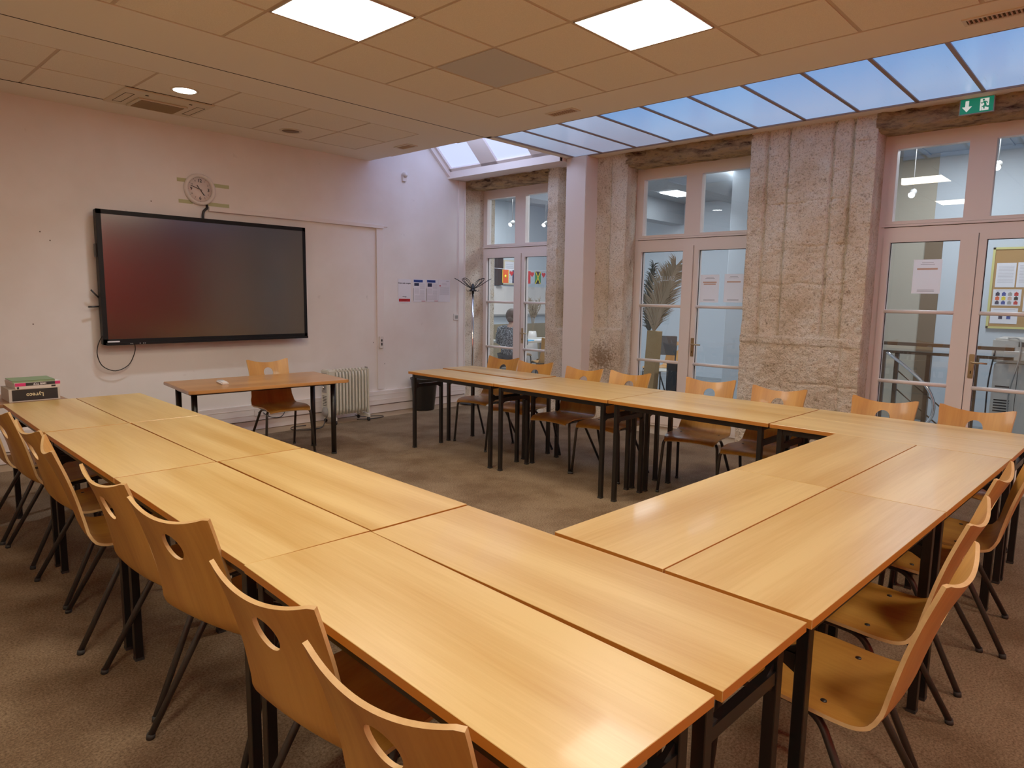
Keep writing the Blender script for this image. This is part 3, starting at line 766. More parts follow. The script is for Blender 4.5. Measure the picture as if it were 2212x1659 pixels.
tables = [
 (-.216, .606, 0.0, 'pale folding table at near corner of left run, inner row'),
 (-.631, .614, -.94, 'pale folding table at near corner of left run, beside the chairs'),
 (-.211, 1.818, .14, 'pale folding table second from the near corner, inner row of left run'),
 (-.622, 1.818, .41, 'pale folding table second from the near corner, chair side of left run'),
 (-.221, 3.027, .29, 'pale folding table third from the near corner, inner row of left run'),
 (-.632, 3.027, .5, 'pale folding table third from the near corner, chair side of left run'),
 (-.230, 4.236, .1, 'pale folding table at far end of left run, inner row by the desk'),
 (-.640, 4.240, .05, 'pale folding table at far end of left run, next to the stacked boxes'),
 (.605, .200, -90.31, 'pale folding table crosswise in the foreground, outer row, joining the left run'),
 (1.808, .194, -90.2, 'pale folding table crosswise, outer row, next to window-side run'),
 (.608, .609, -90.3, 'pale folding table crosswise, inner row, joining the left run'),
 (1.809, .603, -90.28, 'pale folding table crosswise, inner row, next to window-side run'),
 (2.612, .590, .5, 'pale folding table at near right corner of window-side run, inner row'),
 (2.600, 1.800, .45, 'pale folding table second in window-side run, inner row'),
 (2.587, 3.008, .4, 'pale folding table third in window-side run, inner row'),
 (2.574, 4.216, .38, 'pale folding table at far end of window-side run, inner row by the bin'),
 (3.018, .590, .5, 'pale folding table at near right corner, door side of window-side run'),
 (3.006, 1.800, .45, 'pale folding table second in window-side run, door side'),
 (2.993, 3.008, .4, 'pale folding table third in window-side run, door side'),
 (3.035, 4.250, .25, 'pale folding table at far end of window-side run, door side, slightly offset'),
]
T0 = make_table(); T0n = True
for x, y, a, lab in tables:
    X, Y = rot2(x, y); rz = TD(a-2)
    if T0n: T0.location = (X, Y, 0); T0.rotation_euler = (0, 0, rz); T0['label'] = lab; T0['group'] = 'tables set in a U'; T0n = False
    else: dup(T0, (X, Y, 0), rz, lab, 'tables set in a U')

# teacher desk
t = thing('teacher_desk', 'orange-brown desk with black legs below the screen', 'desk', (1.264, 5.267, 0), TD(-5.2))
b = nb(); prism(b, [(-.70, -.37), (-.69, .37), (.72, .40), (.69, -.385), (.66, -.40), (-.66, -.39)], .692, .72, plane='xy')
bev(b, .004, 2); mk('desktop', b, M_DESK, t)
for sx in (-1, 1):
    for sy in (-1, 1):
        b = nb(); tube(b, [(sx*.615, -.0+sy*.215, 0.01), (sx*.615, sy*.215, .69)], .024, 14); leg = mk('leg', b, M_BLACK, t)
        b = nb(); tube(b, [(sx*.615, sy*.215, 0), (sx*.615, sy*.215, .014)], .026, 14); mk('foot_cap', b, M_RUBBER, leg)
b = nb()
for sx in (-1, 1): bx(b, sx*.615-.015, -.215, .655, sx*.615+.015, .215, .69)
for sy in (-1, 1): bx(b, -.615, sy*.215-.012, .66, .615, sy*.215+.012, .69)
mk('apron', b, M_BLACK, t)
t = thing('remote_control', 'small white remote control lying on the teacher desk', 'remote', (.93, 5.25, .72), TD(80))
b = nb(); bx(b, -.10, -.03, 0, .10, .03, .024); bev(b, .008, 2); mk('body', b, M_WHITE, t)
b = nb(); bx(b, .03, -.018, .0235, .085, .018, .0252); mk('display', b, M_GREYP, t)

# side table with boxes
t = thing('side_table', 'brown side table holding boxes behind the left run', 'table', (-.78, 5.2, 0))
b = nb(); bx(b, -.60, -.28, .725, .49, .02+.22, .75); bev(b, .003, 1); mk('tabletop', b, M_BOXTBL, t)
for sx, sy in ((-.56, -.25), (.45, -.25), (-.56, .2), (.45, .2)):
    b = nb(); bx(b, sx-.016, sy-.016, 0, sx+.016, sy+.016, .725); mk('leg', b, M_BLACK, t)
t = thing('paper_box', 'black-fronted cardboard box lettered Lyreco on the side table', 'box', (-.47, 5.105, .75), TD(-1))
b = nb(); bx(b, -.145, -.13, 0, .145, .14, .085); mk('carton', b, mat('white_card', srgb(196, 188, 180), .7), t)
b = nb(); bx(b, -.128, -.1315, .006, .132, -.13, .08); mk('front_label', b, mat('black_card', srgb(28, 24, 26), .6), t)
text('lettering', 'Lyreco', .036, mat('gold_print', srgb(214, 200, 160), .6), t, face_minus_y(.0, -.1320, .042, PI), bold=.0008)
t = thing('game_box', 'pink and black box lettered TCF lying on the Lyreco carton', 'box', (-.465, 5.10, .835), TD(2))
b = nb(); prism(b, [(-.12, 0), (.135, 0), (.145, .03), (.14, .042), (-.125, .042)], -.13, .12); mk('carton', b, mat('white_card2', srgb(214, 204, 200), .6), t)
b = nb(); bx(b, -.122, -.1315, .02, -.062, -.13, .041); bx(b, .108, -.1315, .02, .138, -.13, .041); mk('pink_print', b, M_PINK, t)
b = nb(); bx(b, -.062, -.1315, .02, .108, -.13, .041); bx(b, -.112, -.1315, .002, -.10, -.13, .016); bx(b, .085, -.1315, .004, .11, -.13, .016); mk('black_print', b, MATS['black_card'], t)
text('lettering', '100% TCF', .018, M_PAPER, t, face_minus_y(.02, -.1320, .031, PI), bold=.0006)
t = thing('booklet', 'thin green booklet on top of the TCF box', 'booklet', (-.475, 5.12, .877), TD(-1))
b = nb(); bx(b, -.115, -.14, 0, .125, .1, .010); mk('pages', b, M_PAPER, t)
b = nb(); bx(b, -.116, -.142, .010, .126, .1, .013); bx(b, -.116, -.142, -.0, .126, -.14, .013); mk('cover', b, M_GRNC, t)

# ------------------------------------------------------------------ chairs (local front = -Y)
def shell_mesh():
    prof = smooth_path([(-.262, .428), (-.245, .441), (-.20, .449), (-.10, .449), (0.0, .441), (.08, .434), (.135, .436), (.174, .455), (.196, .495), (.214, .56), (.243, .66), (.278, .76), (.322, .868)], 5)
    prof = [(p[0], p[1]) for p in [(q.x, q.y) for q in [Vector((a[0], a[1], 0)) for a in prof]]]
    # arc length
    S = [0]
    for i in range(1, len(prof)): S.append(S[-1]+math.hypot(prof[i][0]-prof[i-1][0], prof[i][1]-prof[i-1][1]))
    tot = S[-1]
    keyw = [(0, .188), (.06, .203), (.25, .213), (.45, .213), (.53, .207), (.60, .196), (.72, .190), (.85, .194), (1, .202)]
    def halfw(s):
        for (a, wa), (c, wc) in zip(keyw, keyw[1:]):
            if a <= s <= c:
                u = (s-a)/(c-a); u = u*u*(3-2*u); return wa+(wc-wa)*u
        return keyw[-1][1]
    b = nb(); NU = 22; N = len(prof); G = []
    for i in range(N):
        s = S[i]/tot; y, z = prof[i]; hw = halfw(s)
        # tangent and normal
        j0, j1 = max(0, i-1), min(N-1, i+1)
        tx, tz = prof[j1][0]-prof[j0][0], prof[j1][1]-prof[j0][1]; l = math.hypot(tx, tz); tx /= l; tz /= l
        bk = max(0, (s-.55)/.45)
        row = []
        for k in range(NU+1):
            u = -1+2*k/NU
            x = u*hw
            curve = (.012+.024*bk)*u*u if s > .5 else .010*u*u*(s/.5)
            # edges come forward (toward -y) on the back, slightly up on the seat
            yy = y-curve*abs(tz); zz = z+curve*abs(tx)*(.8 if s < .55 else 0)
            if s < .12: zz -= .012*(1-s/.12)*u*u
            if bk > .55:
                dip = (.040*(1-u*u)+(.006 if abs(u) > .96 else 0))*((bk-.55)/.45)
                zz -= dip; yy -= dip*.3
            row.append(b.verts.new((x, yy, zz)))
        G.append(row)
    for i in range(N-1):
        for k in range(NU): 
            f = b.faces.new((G[i][k], G[i][k+1], G[i+1][k+1], G[i+1][k])); f.smooth = True
    bmesh.ops.recalc_face_normals(b, faces=b.faces)
    me = bpy.data.meshes.new('shell'); b.to_mesh(me); b.free(); me.materials.append(M_PLY); me.materials.append(M_PLYE)
    o = bpy.data.objects.new('shell_tmp', me); COL.objects.link(o)
    so = o.modifiers.new('s', 'SOLIDIFY'); so.thickness = .011; so.offset = 0; so.material_offset_rim = 1; so.use_rim = True
    b = nb(); lathe(b, [(.0, .0), (.046, .0), (.046, .4), (0, .4)], 40, (0, 0, .735), axis='y')
    bmesh.ops.remove_doubles(b, verts=b.verts, dist=1e-5); bmesh.ops.recalc_face_normals(b, faces=b.faces)
    cm = bpy.data.meshes.new('cut'); b.to_mesh(cm); b.free(); cm.materials.append(M_PLY); cm.materials.append(M_PLYE)
    for p in cm.polygons: p.material_index = 1
    c = bpy.data.objects.new('cut', cm); COL.objects.link(c)
    bo = o.modifiers.new('b', 'BOOLEAN'); bo.object = c; bo.operation = 'DIFFERENCE'; bo.solver = 'EXACT'
    dg = bpy.context.evaluated_depsgraph_get(); dg.update()
    res = bpy.data.meshes.new_from_object(o.evaluated_get(dg))
    bpy.data.objects.remove(o); bpy.data.objects.remove(c); res.name = 'seat_shell'
    res.set_sharp_from_angle(angle=math.radians(38))
    return res
def make_chair():
    t = thing('plywood_chair', '', 'chair')
    sh = bpy.data.objects.new('seat_shell', shell_mesh()); COL.objects.link(sh); sh.parent = t
    for sx in (-1, 1):
        b = nb(); tube(b, fillet([(sx*.232, -.245, .012), (sx*.205, -.225, .418), (sx*.165, -.16, .424), (sx*.155, .06, .420)], .045, 6), .0115, 10); l = mk('leg', b, M_TUBE, t)
        b = nb(); tube(b, [(sx*.2325, -.2455, 0), (sx*.2315, -.245, .018)], .014, 10); mk('foot_cap', b, M_RUBBER, l)
        b = nb(); tube(b, fillet([(sx*.150, -.12, .422), (sx*.168, .03, .417), (sx*.230, .245, .012)], .05, 6), .0115, 10); l = mk('leg', b, M_TUBE, t)
        b = nb(); tube(b, [(sx*.2322, .2455, 0), (sx*.2300, .243, .018)], .014, 10); mk('foot_cap', b, M_RUBBER, l)
    b = nb(); tube(b, [(-.16, -.14, .420), (.16, -.14, .420)], .010, 8); tube(b, [(-.165, .04, .418), (.165, .04, .418)], .010, 8)
    bx(b, -.19, -.15, .429, -.13, .06, .436); bx(b, .13, -.15, .429, .19, .06, .436)
    mk('seat_frame', b, M_TUBE, t)
    for sx, y in ((-.15, -.12), (.15, -.12), (-.15, .035), (.15, .035)):
        b = nb(); lathe(b, [(0, .0055), (.008, .005), (.009, .001), (.009, 0)], 12, (sx, y, .4475 if y < 0 else .4435)); mk('screw', b, M_PLAST, t)
    return t
C0 = make_chair(); used = False
def chair(x, y, rz, lab, group):
    global used
    if not used:
        C0.location = (x, y, 0); C0.rotation_euler = (0, 0, rz); C0['label'] = lab; C0['group'] = group; used = True
    else: dup(C0, (x, y, 0), rz, lab, group)
# left side, facing +x
GL = 'chairs along the left run of tables'
ords = ['nearest the camera, cut off by bottom edge', 'second from the camera', 'third from the camera, marks on its back', 'fourth from the camera', 'fifth from the camera, close behind the sixth', 'sixth from the camera', 'seventh from the camera, at left edge', 'farthest away']
ly = [.406, .92, 1.645, 2.155, 2.79, 3.345, 4.01, 4.53]; la = [4.8, 6, 12, 3.6, -8.5, 2, 3, -2]; lx = [-.671, -.624, -.572, -.582, -.588, -.556, -.555, -.57]
for y, a, x, s in zip(ly, la, lx, ords):
    chair(x, y, PI/2+TD(a), 'bent plywood chair on left side of tables, '+s, GL)
GR = 'chairs along the window-side run'
ords = ['first from the screen wall, before glazed door', 'second from the screen wall, before glazed door', 'third from the screen wall, in front of white pillar', 'fourth from the screen wall, before stained stone pier',
        'fifth from screen wall, before the middle glazed door', 'sixth from screen wall, before the broad stone pier', 'seventh from screen wall, at nearest door', 'eighth from screen wall, at far right by nearest door']
wy = [4.437, 3.865, 3.23, 2.748, 1.985, 1.435, .731, .225]; wx = [3.34, 3.22, 3.135, 3.165, 3.255, 3.148, 3.138, 3.148]; wa = [7, 10, 2.7, 3, 12, 1.5, -.7, -3]
for x, y, a, s in zip(wx, wy, wa, ords):
    chair(x, y, -PI/2+TD(a), 'bent plywood chair on door side, '+s, GR)
GB = 'chairs along the crosswise tables'
for x, y, a, s in ((.374, .062, 0, 'nearest, in right foreground'), (.919, .110, 1.7, 'second from the foreground'), (1.612, .13, 0, 'third from the foreground'), (2.055, .07, 6, 'at the far right, cut off by the picture edge')):
    chair(x, y, PI+TD(a), 'bent plywood chair at crosswise tables, '+s, GB)
chair(1.545, 5.425, TD(-7), 'bent plywood chair behind the teacher desk', 'teacher chair')

# ------------------------------------------------------------------ heater, bin, coat stand
RADR = t = thing('oil_radiator', 'cream finned oil radiator on castors against the wall', 'heater', (2.86, 6.30, 0), TD(-3))
W = .50
for k in range(10):
    x = -.17+.042*k
    b = nb(); bx(b, x-.004, -.075, .10, x+.004, .075, .625); bev(b, .003, 1)
    tube(b, [(x, -.072, .12), (x, -.078, .17), (x, -.078, .55), (x, -.07, .605)], [.011, .012, .012, .010], 8)
    tube(b, [(x, -.06, .60), (x, 0, .63), (x, .06, .60)], .011, 8)
    mk('fin', b, M_RAD, t)
b = nb(); bx(b, -.29, -.085, .085, -.195, .085, .635); bev(b, .012, 3); mk('control_box', b, M_RAD, t)
b = nb(); bx(b, .235, -.08, .09, .262, .08, .625); bev(b, .008, 2); mk('end_plate', b, M_RAD, t)
b = nb(); bx(b, .262, -.03, .50, .268, .03, .64); mk('end_cap', b, M_GREYP, t)
b = nb(); bx(b, -.296, -.05, .37, -.289, .05, .60); bev(b, .002, 1); mk('control_panel', b, M_GREYP, t)
for z in (.50, .43):
    b = nb(); lathe(b, [(0, -.325), (.022, -.322), (.026, -.296)], 16, (0, 0, z), axis='x'); mk('dial', b, M_CHROME, t)
b = nb()
for k in range(7): bx(b, -.292, -.045, .22+.018*k, -.289, .045, .227+.018*k)
mk('air_slots', b, M_GAP, t)
b = nb(); lathe(b, [(0, -.31), (.058, -.308), (.06, -.29)], 20, (0, -.02, .15), axis='x'); mk('cable_reel', b, M_GREYP, t)
b = nb()
for x in (-.22, .22): bx(b, x-.015, -.13, .05, x+.015, .13, .085)
mk('foot_bar', b, M_RAD, t)
for x in (-.22, .22):
    for y in (-.115, .115):
        b = nb(); lathe(b, [(0, -.014), (.022, -.012), (.0245, 0), (.022, .012), (0, .014)], 14, (x, y, .0245), axis='x'); mk('castor', b, M_RUBBER, t)
b = nb(); tube(b, smooth_path([(3.02, 6.38, .05), (3.15, 6.40, .012), (3.28, 6.36, .010), (3.36, 6.28, .010), (3.28, 6.22, .010), (3.12, 6.24, .010), (2.98, 6.28, .012)]), .0055, 6)
under(mk('power_cord', b, M_PLAST), RADR)
b = nb(); tube(b, smooth_path([(2.56, 6.27, .10), (2.52, 6.25, .03), (2.42, 6.15, .010), (2.25, 6.12, .010), (2.12, 6.25, .010), (2.2, 6.38, .01), (2.35, 6.36, .010)]), .0055, 6)
under(mk('power_cord', b, M_PLAST), RADR)
b = nb(); tube(b, smooth_path([(1.92, 6.53, .19), (1.98, 6.46, .14), (2.08, 6.44, .13), (2.15, 6.47, .17), (2.17, 6.53, .20)]), .005, 6)
under(mk('power_cord', b, M_PLAST), OUTR)
t = thing('waste_bin', 'black tapered waste bin by the wall beyond the tables', 'bin', (4.09, 6.37, 0))
b = nb(); lathe(b, [(.0, 0), (.125, 0), (.135, .01), (.175, .40), (.183, .405), (.183, .425), (.170, .425), (.13, .02), (0, .015)], 32); mk('bucket', b, M_PLAST, t)
t = thing('coat_stand', 'chrome coat stand with black looped hooks in the corner', 'coat stand', (4.90, 6.30, 0))
b = nb(); lathe(b, [(0, 0), (.17, 0), (.18, .01), (.17, .022), (.03, .035), (.0, .04)], 32); mk('base', b, M_PLAST, t)
b = nb(); tube(b, [(0, 0, .03), (0, 0, 1.57)], .018, 16); mk('pole', b, M_CHROME, t)
b = nb(); lathe(b, [(.05, 1.565), (.05, 1.58), (.022, 1.60), (.018, 1.66), (0, 1.675)], 20); mk('hub', b, M_PLAST, t)
for k in range(6):
    a = k*PI/3+.35; ca, sa = math.cos(a), math.sin(a)
    def Q(r, s, z): return (ca*r-sa*s, sa*r+ca*s, z)
    b = nb(); tube(b, smooth_path([Q(.015, .004, 1.60), Q(.10, .02, 1.645), Q(.19, .038, 1.705), Q(.245, .02, 1.735), Q(.25, 0, 1.737), Q(.245, -.02, 1.735), Q(.19, -.038, 1.705), Q(.10, -.02, 1.645), Q(.015, -.004, 1.60)], 4), .0045, 6)
    tube(b, smooth_path([Q(.03, 0, 1.575), Q(.07, 0, 1.565), Q(.085, 0, 1.585)], 3), .004, 6)
    mk('hook', b, M_PLAST, t)

# ------------------------------------------------------------------ neighbouring room
b = nb(); bx(b, XD+.1, -2.7, -.12, 11.2, 9.2, -.004); struct(mk('floor.002', b, M_ANFL))
b = nb(); bx(b, XD+.14, -2.7, 3.35, 11.2, 9.2, 3.45)
for k in range(14): bx(b, XD+.14, -2.6+.85*k, 3.335, 11.2, -2.58+.85*k, 3.35)
struct(mk('ceiling.001', b, M_ANC))
b = nb(); bx(b, XD+.14, 8.9, -.1, 11.2, 9.05, 3.5); bx(b, 6.2, 8.86, 0, 11.2, 8.9, .95, 1); struct(mk('wall_far', b, [M_ANW, mat('annex_dado', srgb(150, 132, 104), .8)]))
b = nb(); bx(b, 10.6, 2.3, -.1, 10.75, 9.0, 3.5); struct(mk('wall_side', b, M_ANW))
b = nb(); bx(b, 8.35, -2.7, -.1, 8.5, 1.55, 3.5); bx(b, 8.33, 1.43, 0, 8.352, 1.62, 2.5, 1); bx(b, 8.355, 1.55, -.1, 8.5, 2.5, 3.5, 2); bx(b, 8.4, 2.4, -.1, 10.7, 2.5, 3.5)
struct(mk('wall_inner', b, [M_ANW, mat('brown_post', srgb(110, 90, 68), .7), mat('beige_panel', srgb(178, 168, 150), .8)]))
b = nb(); bx(b, XD+.14, -2.8, -.1, 8.5, -2.7, 3.5); bx(b, XD+.3, 6.95, -.1, XD+.4, 9.0, 3.5); struct(mk('wall_end', b, M_ANW))
b = nb(); bx(b, 7.6, 3.55, 0, 7.95, 3.9, 3.35); bev(b, .005, 1); struct(mk('trim_6', b, M_ANW))
b = nb(); bx(b, XD+.14, 3.95, 2.95, 11, 4.25, 3.35); bx(b, XD+.14, 6.3, 2.95, 11, 6.6, 3.35); struct(mk('trim_7', b, M_ANC))
def spot(x, y, z, label):
    t = thing('track_spotlight', label, 'spotlight', (x, y, z))
    b = nb(); tube(b, [(0, 0, .0), (0, 0, 3.335-z)], .004, 6); tube(b, [(0.03, 0, .03), (-.05, 0, -.02)], .035, 12); mk('housing', b, M_GREYP, t)
    b = nb(); tube(b, [(-.052, 0, -.021), (-.056, 0, -.024)], .03, 12); mk('lamp', b, M_ANL, t)
for x, y, z, s in ((7.0, 5.55, 2.95, 'right one seen through middle door transom'), (7.3, 5.25, 2.85, 'lower right one seen through middle door transom'), (7.2, 6.65, 2.72, 'seen in left pane of middle door transom'), (8.2, 7.3, 2.78, 'small one at far left of middle door transom'),
                   (6.9, 7.45, 2.72, 'bright one seen in left pane of corner door transom'), (7.3, 7.05, 2.72, 'seen in right pane of corner door transom'), (7.2, 1.55, 2.72, 'seen through the transom of nearest door'), (7.0, .75, 2.9, 'seen at upper right through the nearest door')):
    spot(x, y, z, 'small white spotlight on ceiling, '+s)
for (x, y, s) in ((6.9, 1.0, 'beyond the nearest door'), (7.0, 4.6, 'beyond the middle door'), (7.4, 7.6, 'beyond the corner door'), (9.3, 5.6, 'deep in the other room')):
    t = thing('ceiling_light', 'flat lit panel on ceiling of other room, '+s, 'ceiling light', (x, y, 3.33)); b = nb(); bx(b, -.3, -.3, -.0, .3, .3, .018); mk('diffuser', b, M_ANP, t)
# garland of flags
b = nb(); tube(b, [(6.9, 8.2, 2.02), (8.0, 8.2, 1.985), (9.2, 8.2, 2.02)], .004, 5)
for x in (6.9, 9.2): tube(b, [(x, 8.2, 2.02), (x, 8.9, 2.05)], .004, 5)
tag(mk('garland_string', b, M_PAPER), 'thin string holding flags beyond corner door', 'string')
M_YEL = mat('flag_yellow', srgb(228, 200, 40), .7); M_FGR = mat('flag_green', srgb(30, 120, 60), .7); M_FOR = mat('flag_orange', srgb(220, 80, 30), .7); M_FBL = mat('flag_blue', srgb(60, 130, 210), .7)
def flag(x, label, kind):
    t = thing('paper_flag', label, 'flag', (x-.13, 8.19, 1.99)); w, h = .085, .24
    base_m = {0: M_FOR, 1: M_NAVY, 2: M_REDP, 3: M_PLAST, 4: M_FBL}[kind]
    b = nb(); bx(b, -w, -.001, -h, w, .001, 0); mk('cloth', b, base_m, t)
    if kind == 0:
        b = nb(); bx(b, -w, -.002, -h, -w+.012, -.0011, 0); bx(b, w-.012, -.002, -h, w, -.0011, 0); lathe(b, [(0, -.003), (.03, -.003), (.03, -.001)], 8, (0, 0, -h/2), axis='y'); mk('emblem', b, M_YEL, t)
    if kind == 1:
        b = nb(); bx(b, -w/3, -.002, -h, w/3, -.0011, 0); mk('white_stripe', b, M_PAPER, t); b = nb(); bx(b, w/3, -.002, -h, w, -.0011, 0); mk('red_stripe', b, M_REDP, t)
    if kind == 3:
        b = nb(); prism(b, [(-w*.8, 0), (w*.8, 0), (0, -h*.42)], -.002, -.0011); prism(b, [(-w*.8, -h), (w*.8, -h), (0, -h*.58)], -.002, -.0011); 
        b.free(); b = nb(); prism(b, [(-w, -h*.12), (-w, -h*.88), (-w*.15, -h/2)], -.002, -.0011); prism(b, [(w, -h*.12), (w, -h*.88), (w*.15, -h/2)], -.002, -.0011); mk('green_field', b, M_FGR, t)
        b = nb(); 
        for s in (-1, 1): prism(b, [(-w*s, 0), (-w*s+.022*s, 0), (w*s, -h), (w*s-.022*s, -h)], -.003, -.0021)
        mk('yellow_cross', b, M_YEL, t)
    if kind == 4:
        b = nb(); bx(b, .02, -.002, -.1, .06, -.0011, -.02); mk('red_emblem', b, M_REDP, t)
for x, k, l in ((7.66, 0, 'orange paper flag with yellow emblem on the garland'), (7.93, 1, 'blue, white and red striped paper flag on the garland'), (8.27, 2, 'plain dark red paper flag on the garland'), (8.42+.15, 3, 'green and black paper flag with yellow diagonal cross'), (8.90, 4, 'light blue paper flag at right end of garland')):
    flag(x, l, k)
def heart(x, label):
    b = nb(); P = [(.05*math.sin(a)**3*1.1, (.8125*math.cos(a)-.3125*math.cos(2*a)-.125*math.cos(3*a)-.0625*math.cos(4*a))*.055) for a in [2*PI*k/24 for k in range(24)]]
    prism(b, P, -.002, .002); o = mk('paper_heart', b, M_REDP, None, (x-.13, 8.19, 1.93)); tag(o, label, 'heart')
heart(7.82, 'red paper heart next to the orange flag'); heart(8.40, 'red paper heart left of the yellow-cross flag'); heart(8.74, 'red paper heart right of the yellow-cross flag')
t = thing('framed_poster', 'framed white poster behind the flags beyond corner door', 'poster', (8.35, 8.89, 1.98)); b = nb(); bx(b, -.16, -.02, -.24, .16, 0, .24); mk('frame', b, M_CREAM, t); b = nb(); bx(b, -.13, -.023, -.21, .13, -.02, .21); mk('sheet', b, M_PAPER, t)
b = nb()
for k in range(9): bx(b, -.1, -.0245, .15-.035*k, .1, -.023, .157-.035*k)
mk('text_lines', b, M_INKL, t)
b = nb(); bx(b, 7.95, 8.80, 1.72, 8.10, 8.89, 2.5); tag(mk('hanging_banner', b, mat('dark_maroon', srgb(40, 26, 28), .7)), 'dark vertical banner on wall beyond corner door', 'banner')
t = thing('whiteboard', 'white writing board on wall beyond corner door', 'board', (8.9, 8.88, 1.5)); b = nb(); bx(b, -1.0, -.02, -.35, .6, 0, .2); mk('board', b, M_WHITE, t); b = nb(); bx(b, -1.0, -.05, -.38, .6, -.0, -.35); mk('ledge', b, M_GREYP, t)
# annex table and papers
def annex_table(x, y, w, d, label):
    t = thing('annex_table', label, 'table', (x, y, 0)); b = nb(); bx(b, -w/2, -d/2, .72, w/2, d/2, .75); mk('tabletop', b, mat('grey_laminate', srgb(190, 184, 172), .4) if 'grey_laminate' not in MATS else MATS['grey_laminate'], t)
    for sx in (-1, 1):
        for sy in (-1, 1):
            b = nb(); bx(b, sx*(w/2-.05)-.015, sy*(d/2-.05)-.015, 0, sx*(w/2-.05)+.015, sy*(d/2-.05)+.015, .72); mk('leg', b, M_GREYP, t)
annex_table(7.35, 7.45, 1.5, .7, 'pale table where the person sits beyond corner door')
b = nb(); bx(b, -.15, -.1, 0, .15, .1, .012); tag(mk('folder', b, mat('cyan_card', srgb(50, 165, 225), .6), None, (7.05, 7.25, .75), .2), 'bright blue folder on table beyond corner door', 'folder')
b = nb(); bx(b, -.05, -.04, 0, .05, .04, .06); bev(b, .01, 2); tag(mk('orange_case', b, mat('orange_plastic', srgb(235, 150, 30), .5), None, (7.0, 7.5, .75), .2), 'small orange case on table beyond corner door', 'case')
b = nb(); bx(b, -.18, -.12, 0, .18, .12, .006); tag(mk('paper_sheets', b, M_PAPER, None, (7.45, 7.2, .75), -.2), 'white paper sheets beside the blue folder', 'paper')
GA = 'plywood chairs in the other room'
chair(6.90, 6.62, TD(150), 'plywood chair beside the seated person beyond corner door', GA)
chair(7.32, 6.80, TD(172), 'plywood chair beyond corner door, second from the seated person', GA)
chair(7.6, 8.0, TD(10), 'plywood chair across the table beyond corner door', GA)
chair(7.75, 4.95, TD(250), 'plywood chair standing behind grey chair beyond middle door', GA)
def pampas(x, y, z0, h, n, spread, label, dark=False):
    t = thing('pampas_grass', label, 'dried plant', (x, y, 0))
    b = nb(); lathe(b, [(0, 0), (.10, 0), (.13, .2), (.09, z0-.1), (.07, z0), (.05, z0), (.05, z0-.05), (0, z0-.06)], 20); mk('vase', b, M_WHITE, t)
    b = nb()
    for k in range(n):
        a = random.random()*2*PI; s = random.uniform(.2, 1)*spread; hh = h*random.uniform(.75, 1)
        pts = [(0, 0, z0-.03), (s*.3*math.cos(a), s*.3*math.sin(a), z0+hh*.5), (s*math.cos(a), s*math.sin(a), z0+hh)]
        tube(b, smooth_path(pts, 3), .003, 4)
        tip = Vector(pts[2]); mid = Vector(pts[1])
        for q in range(40):
            u = random.random(); p = mid.lerp(tip, u); d = Vector((random.gauss(0, .03), random.gauss(0, .03), random.uniform(.02, .07)))
            tube(b, [p, p+d], [.007, .001], 3, cap=False)
    o = mk('plumes', b, mat('plume', srgb(150, 130, 105), .9) if 'plume' not in MATS else MATS['plume'], t)
pampas(8.15, 8.05, .85, .62, 18, .2, 'dried pampas grass bunch in vase beyond corner door')
# big dried palm leaf in a carton beyond middle door
t = thing('dried_palm', 'large dried brown palm frond standing in a carton behind middle door', 'dried plant', (6.25, 4.20, 0))
b = nb(); bx(b, -.06, -.03, 0, .06, .13, 1.08, rot=Matrix.Rotation(.05, 3, 'X')); mk('carton', b, M_CARD, t)
def frond(name, p0, p1, bow, nl, ll, material, drop=.25):
    b = nb(); P0, P1 = Vector(p0), Vector(p1)
    path = smooth_path([P0, P0.lerp(P1, .5)+Vector(bow), P1], 20); tube(b, path, [.010*(1-i/len(path))+.003 for i in range(len(path))], 6)
    for i in range(3, len(path)-1):
        ax = (path[i+1]-path[i-1]).normalized(); u = i/len(path)
        for sgn in (-1, 1):
            for rep in range(nl):
                side_ = Vector((0, sgn, 0))+Vector((random.uniform(-.35, .35), 0, 0)); d = (ax*random.uniform(.75, 1.05)+side_*.50).normalized()
                l = ll*(.55+.6*math.sin(PI*min(1, u+.12)))*random.uniform(.75, 1.1)
                p = path[i]+ax*random.uniform(-.02, .02); q = p+d*l*.55; r = p+d*l+Vector((0, sgn*.03, -drop*l))
                w = Vector((.0, -d.z, d.y)).normalized()*.006
                v = [b.verts.new(p-w), b.verts.new(p+w), b.verts.new(q+w*1.1), b.verts.new(q-w*1.1), b.verts.new(r)]
                b.faces.new(v[:4]); b.faces.new((v[3], v[2], v[4]))
    return mk(name, b, material, t, recalc=False)
frond('frond', (0, .06, 1.0), (.02, -.24, 1.93), (0, .05, 0), 5, .42, mat('dry_leaf', srgb(160, 136, 108), .8), .18)
frond('frond', (0, .10, 1.0), (.06, .12, 1.95), (0, .06, 0), 2, .20, mat('dark_leaf', srgb(60, 62, 52), .8))
# grey visitor chair beyond the middle door
t = thing('visitor_chair', 'dark grey and wood chair with metal legs beyond middle door', 'chair', (7.25, 4.72, 0), TD(-75))
b = nb(); bx(b, -.2, -.2, .44, .2, .2, .455); bev(b, .006, 2); mk('seat', b, MATS['grey_laminate'], t)
b = nb(); bx(b, -.19, .19, .66, .19, .205, .95, rot=Matrix.Rotation(-.15, 3, 'X')); bev(b, .006, 2); mk('backrest', b, mat('dark_grey_panel', srgb(62, 60, 60), .6), t)
for sx in (-1, 1):
    b = nb(); tube(b, [(sx*.18, -.18, .44), (sx*.2, -.22, 0)], .011, 8); mk('leg', b, M_PLAST, t)
    b = nb(); tube(b, fillet([(sx*.2, .24, 0), (sx*.18, .17, .44), (sx*.18, .22, .80)], .04), .011, 8); mk('leg', b, M_PLAST, t)
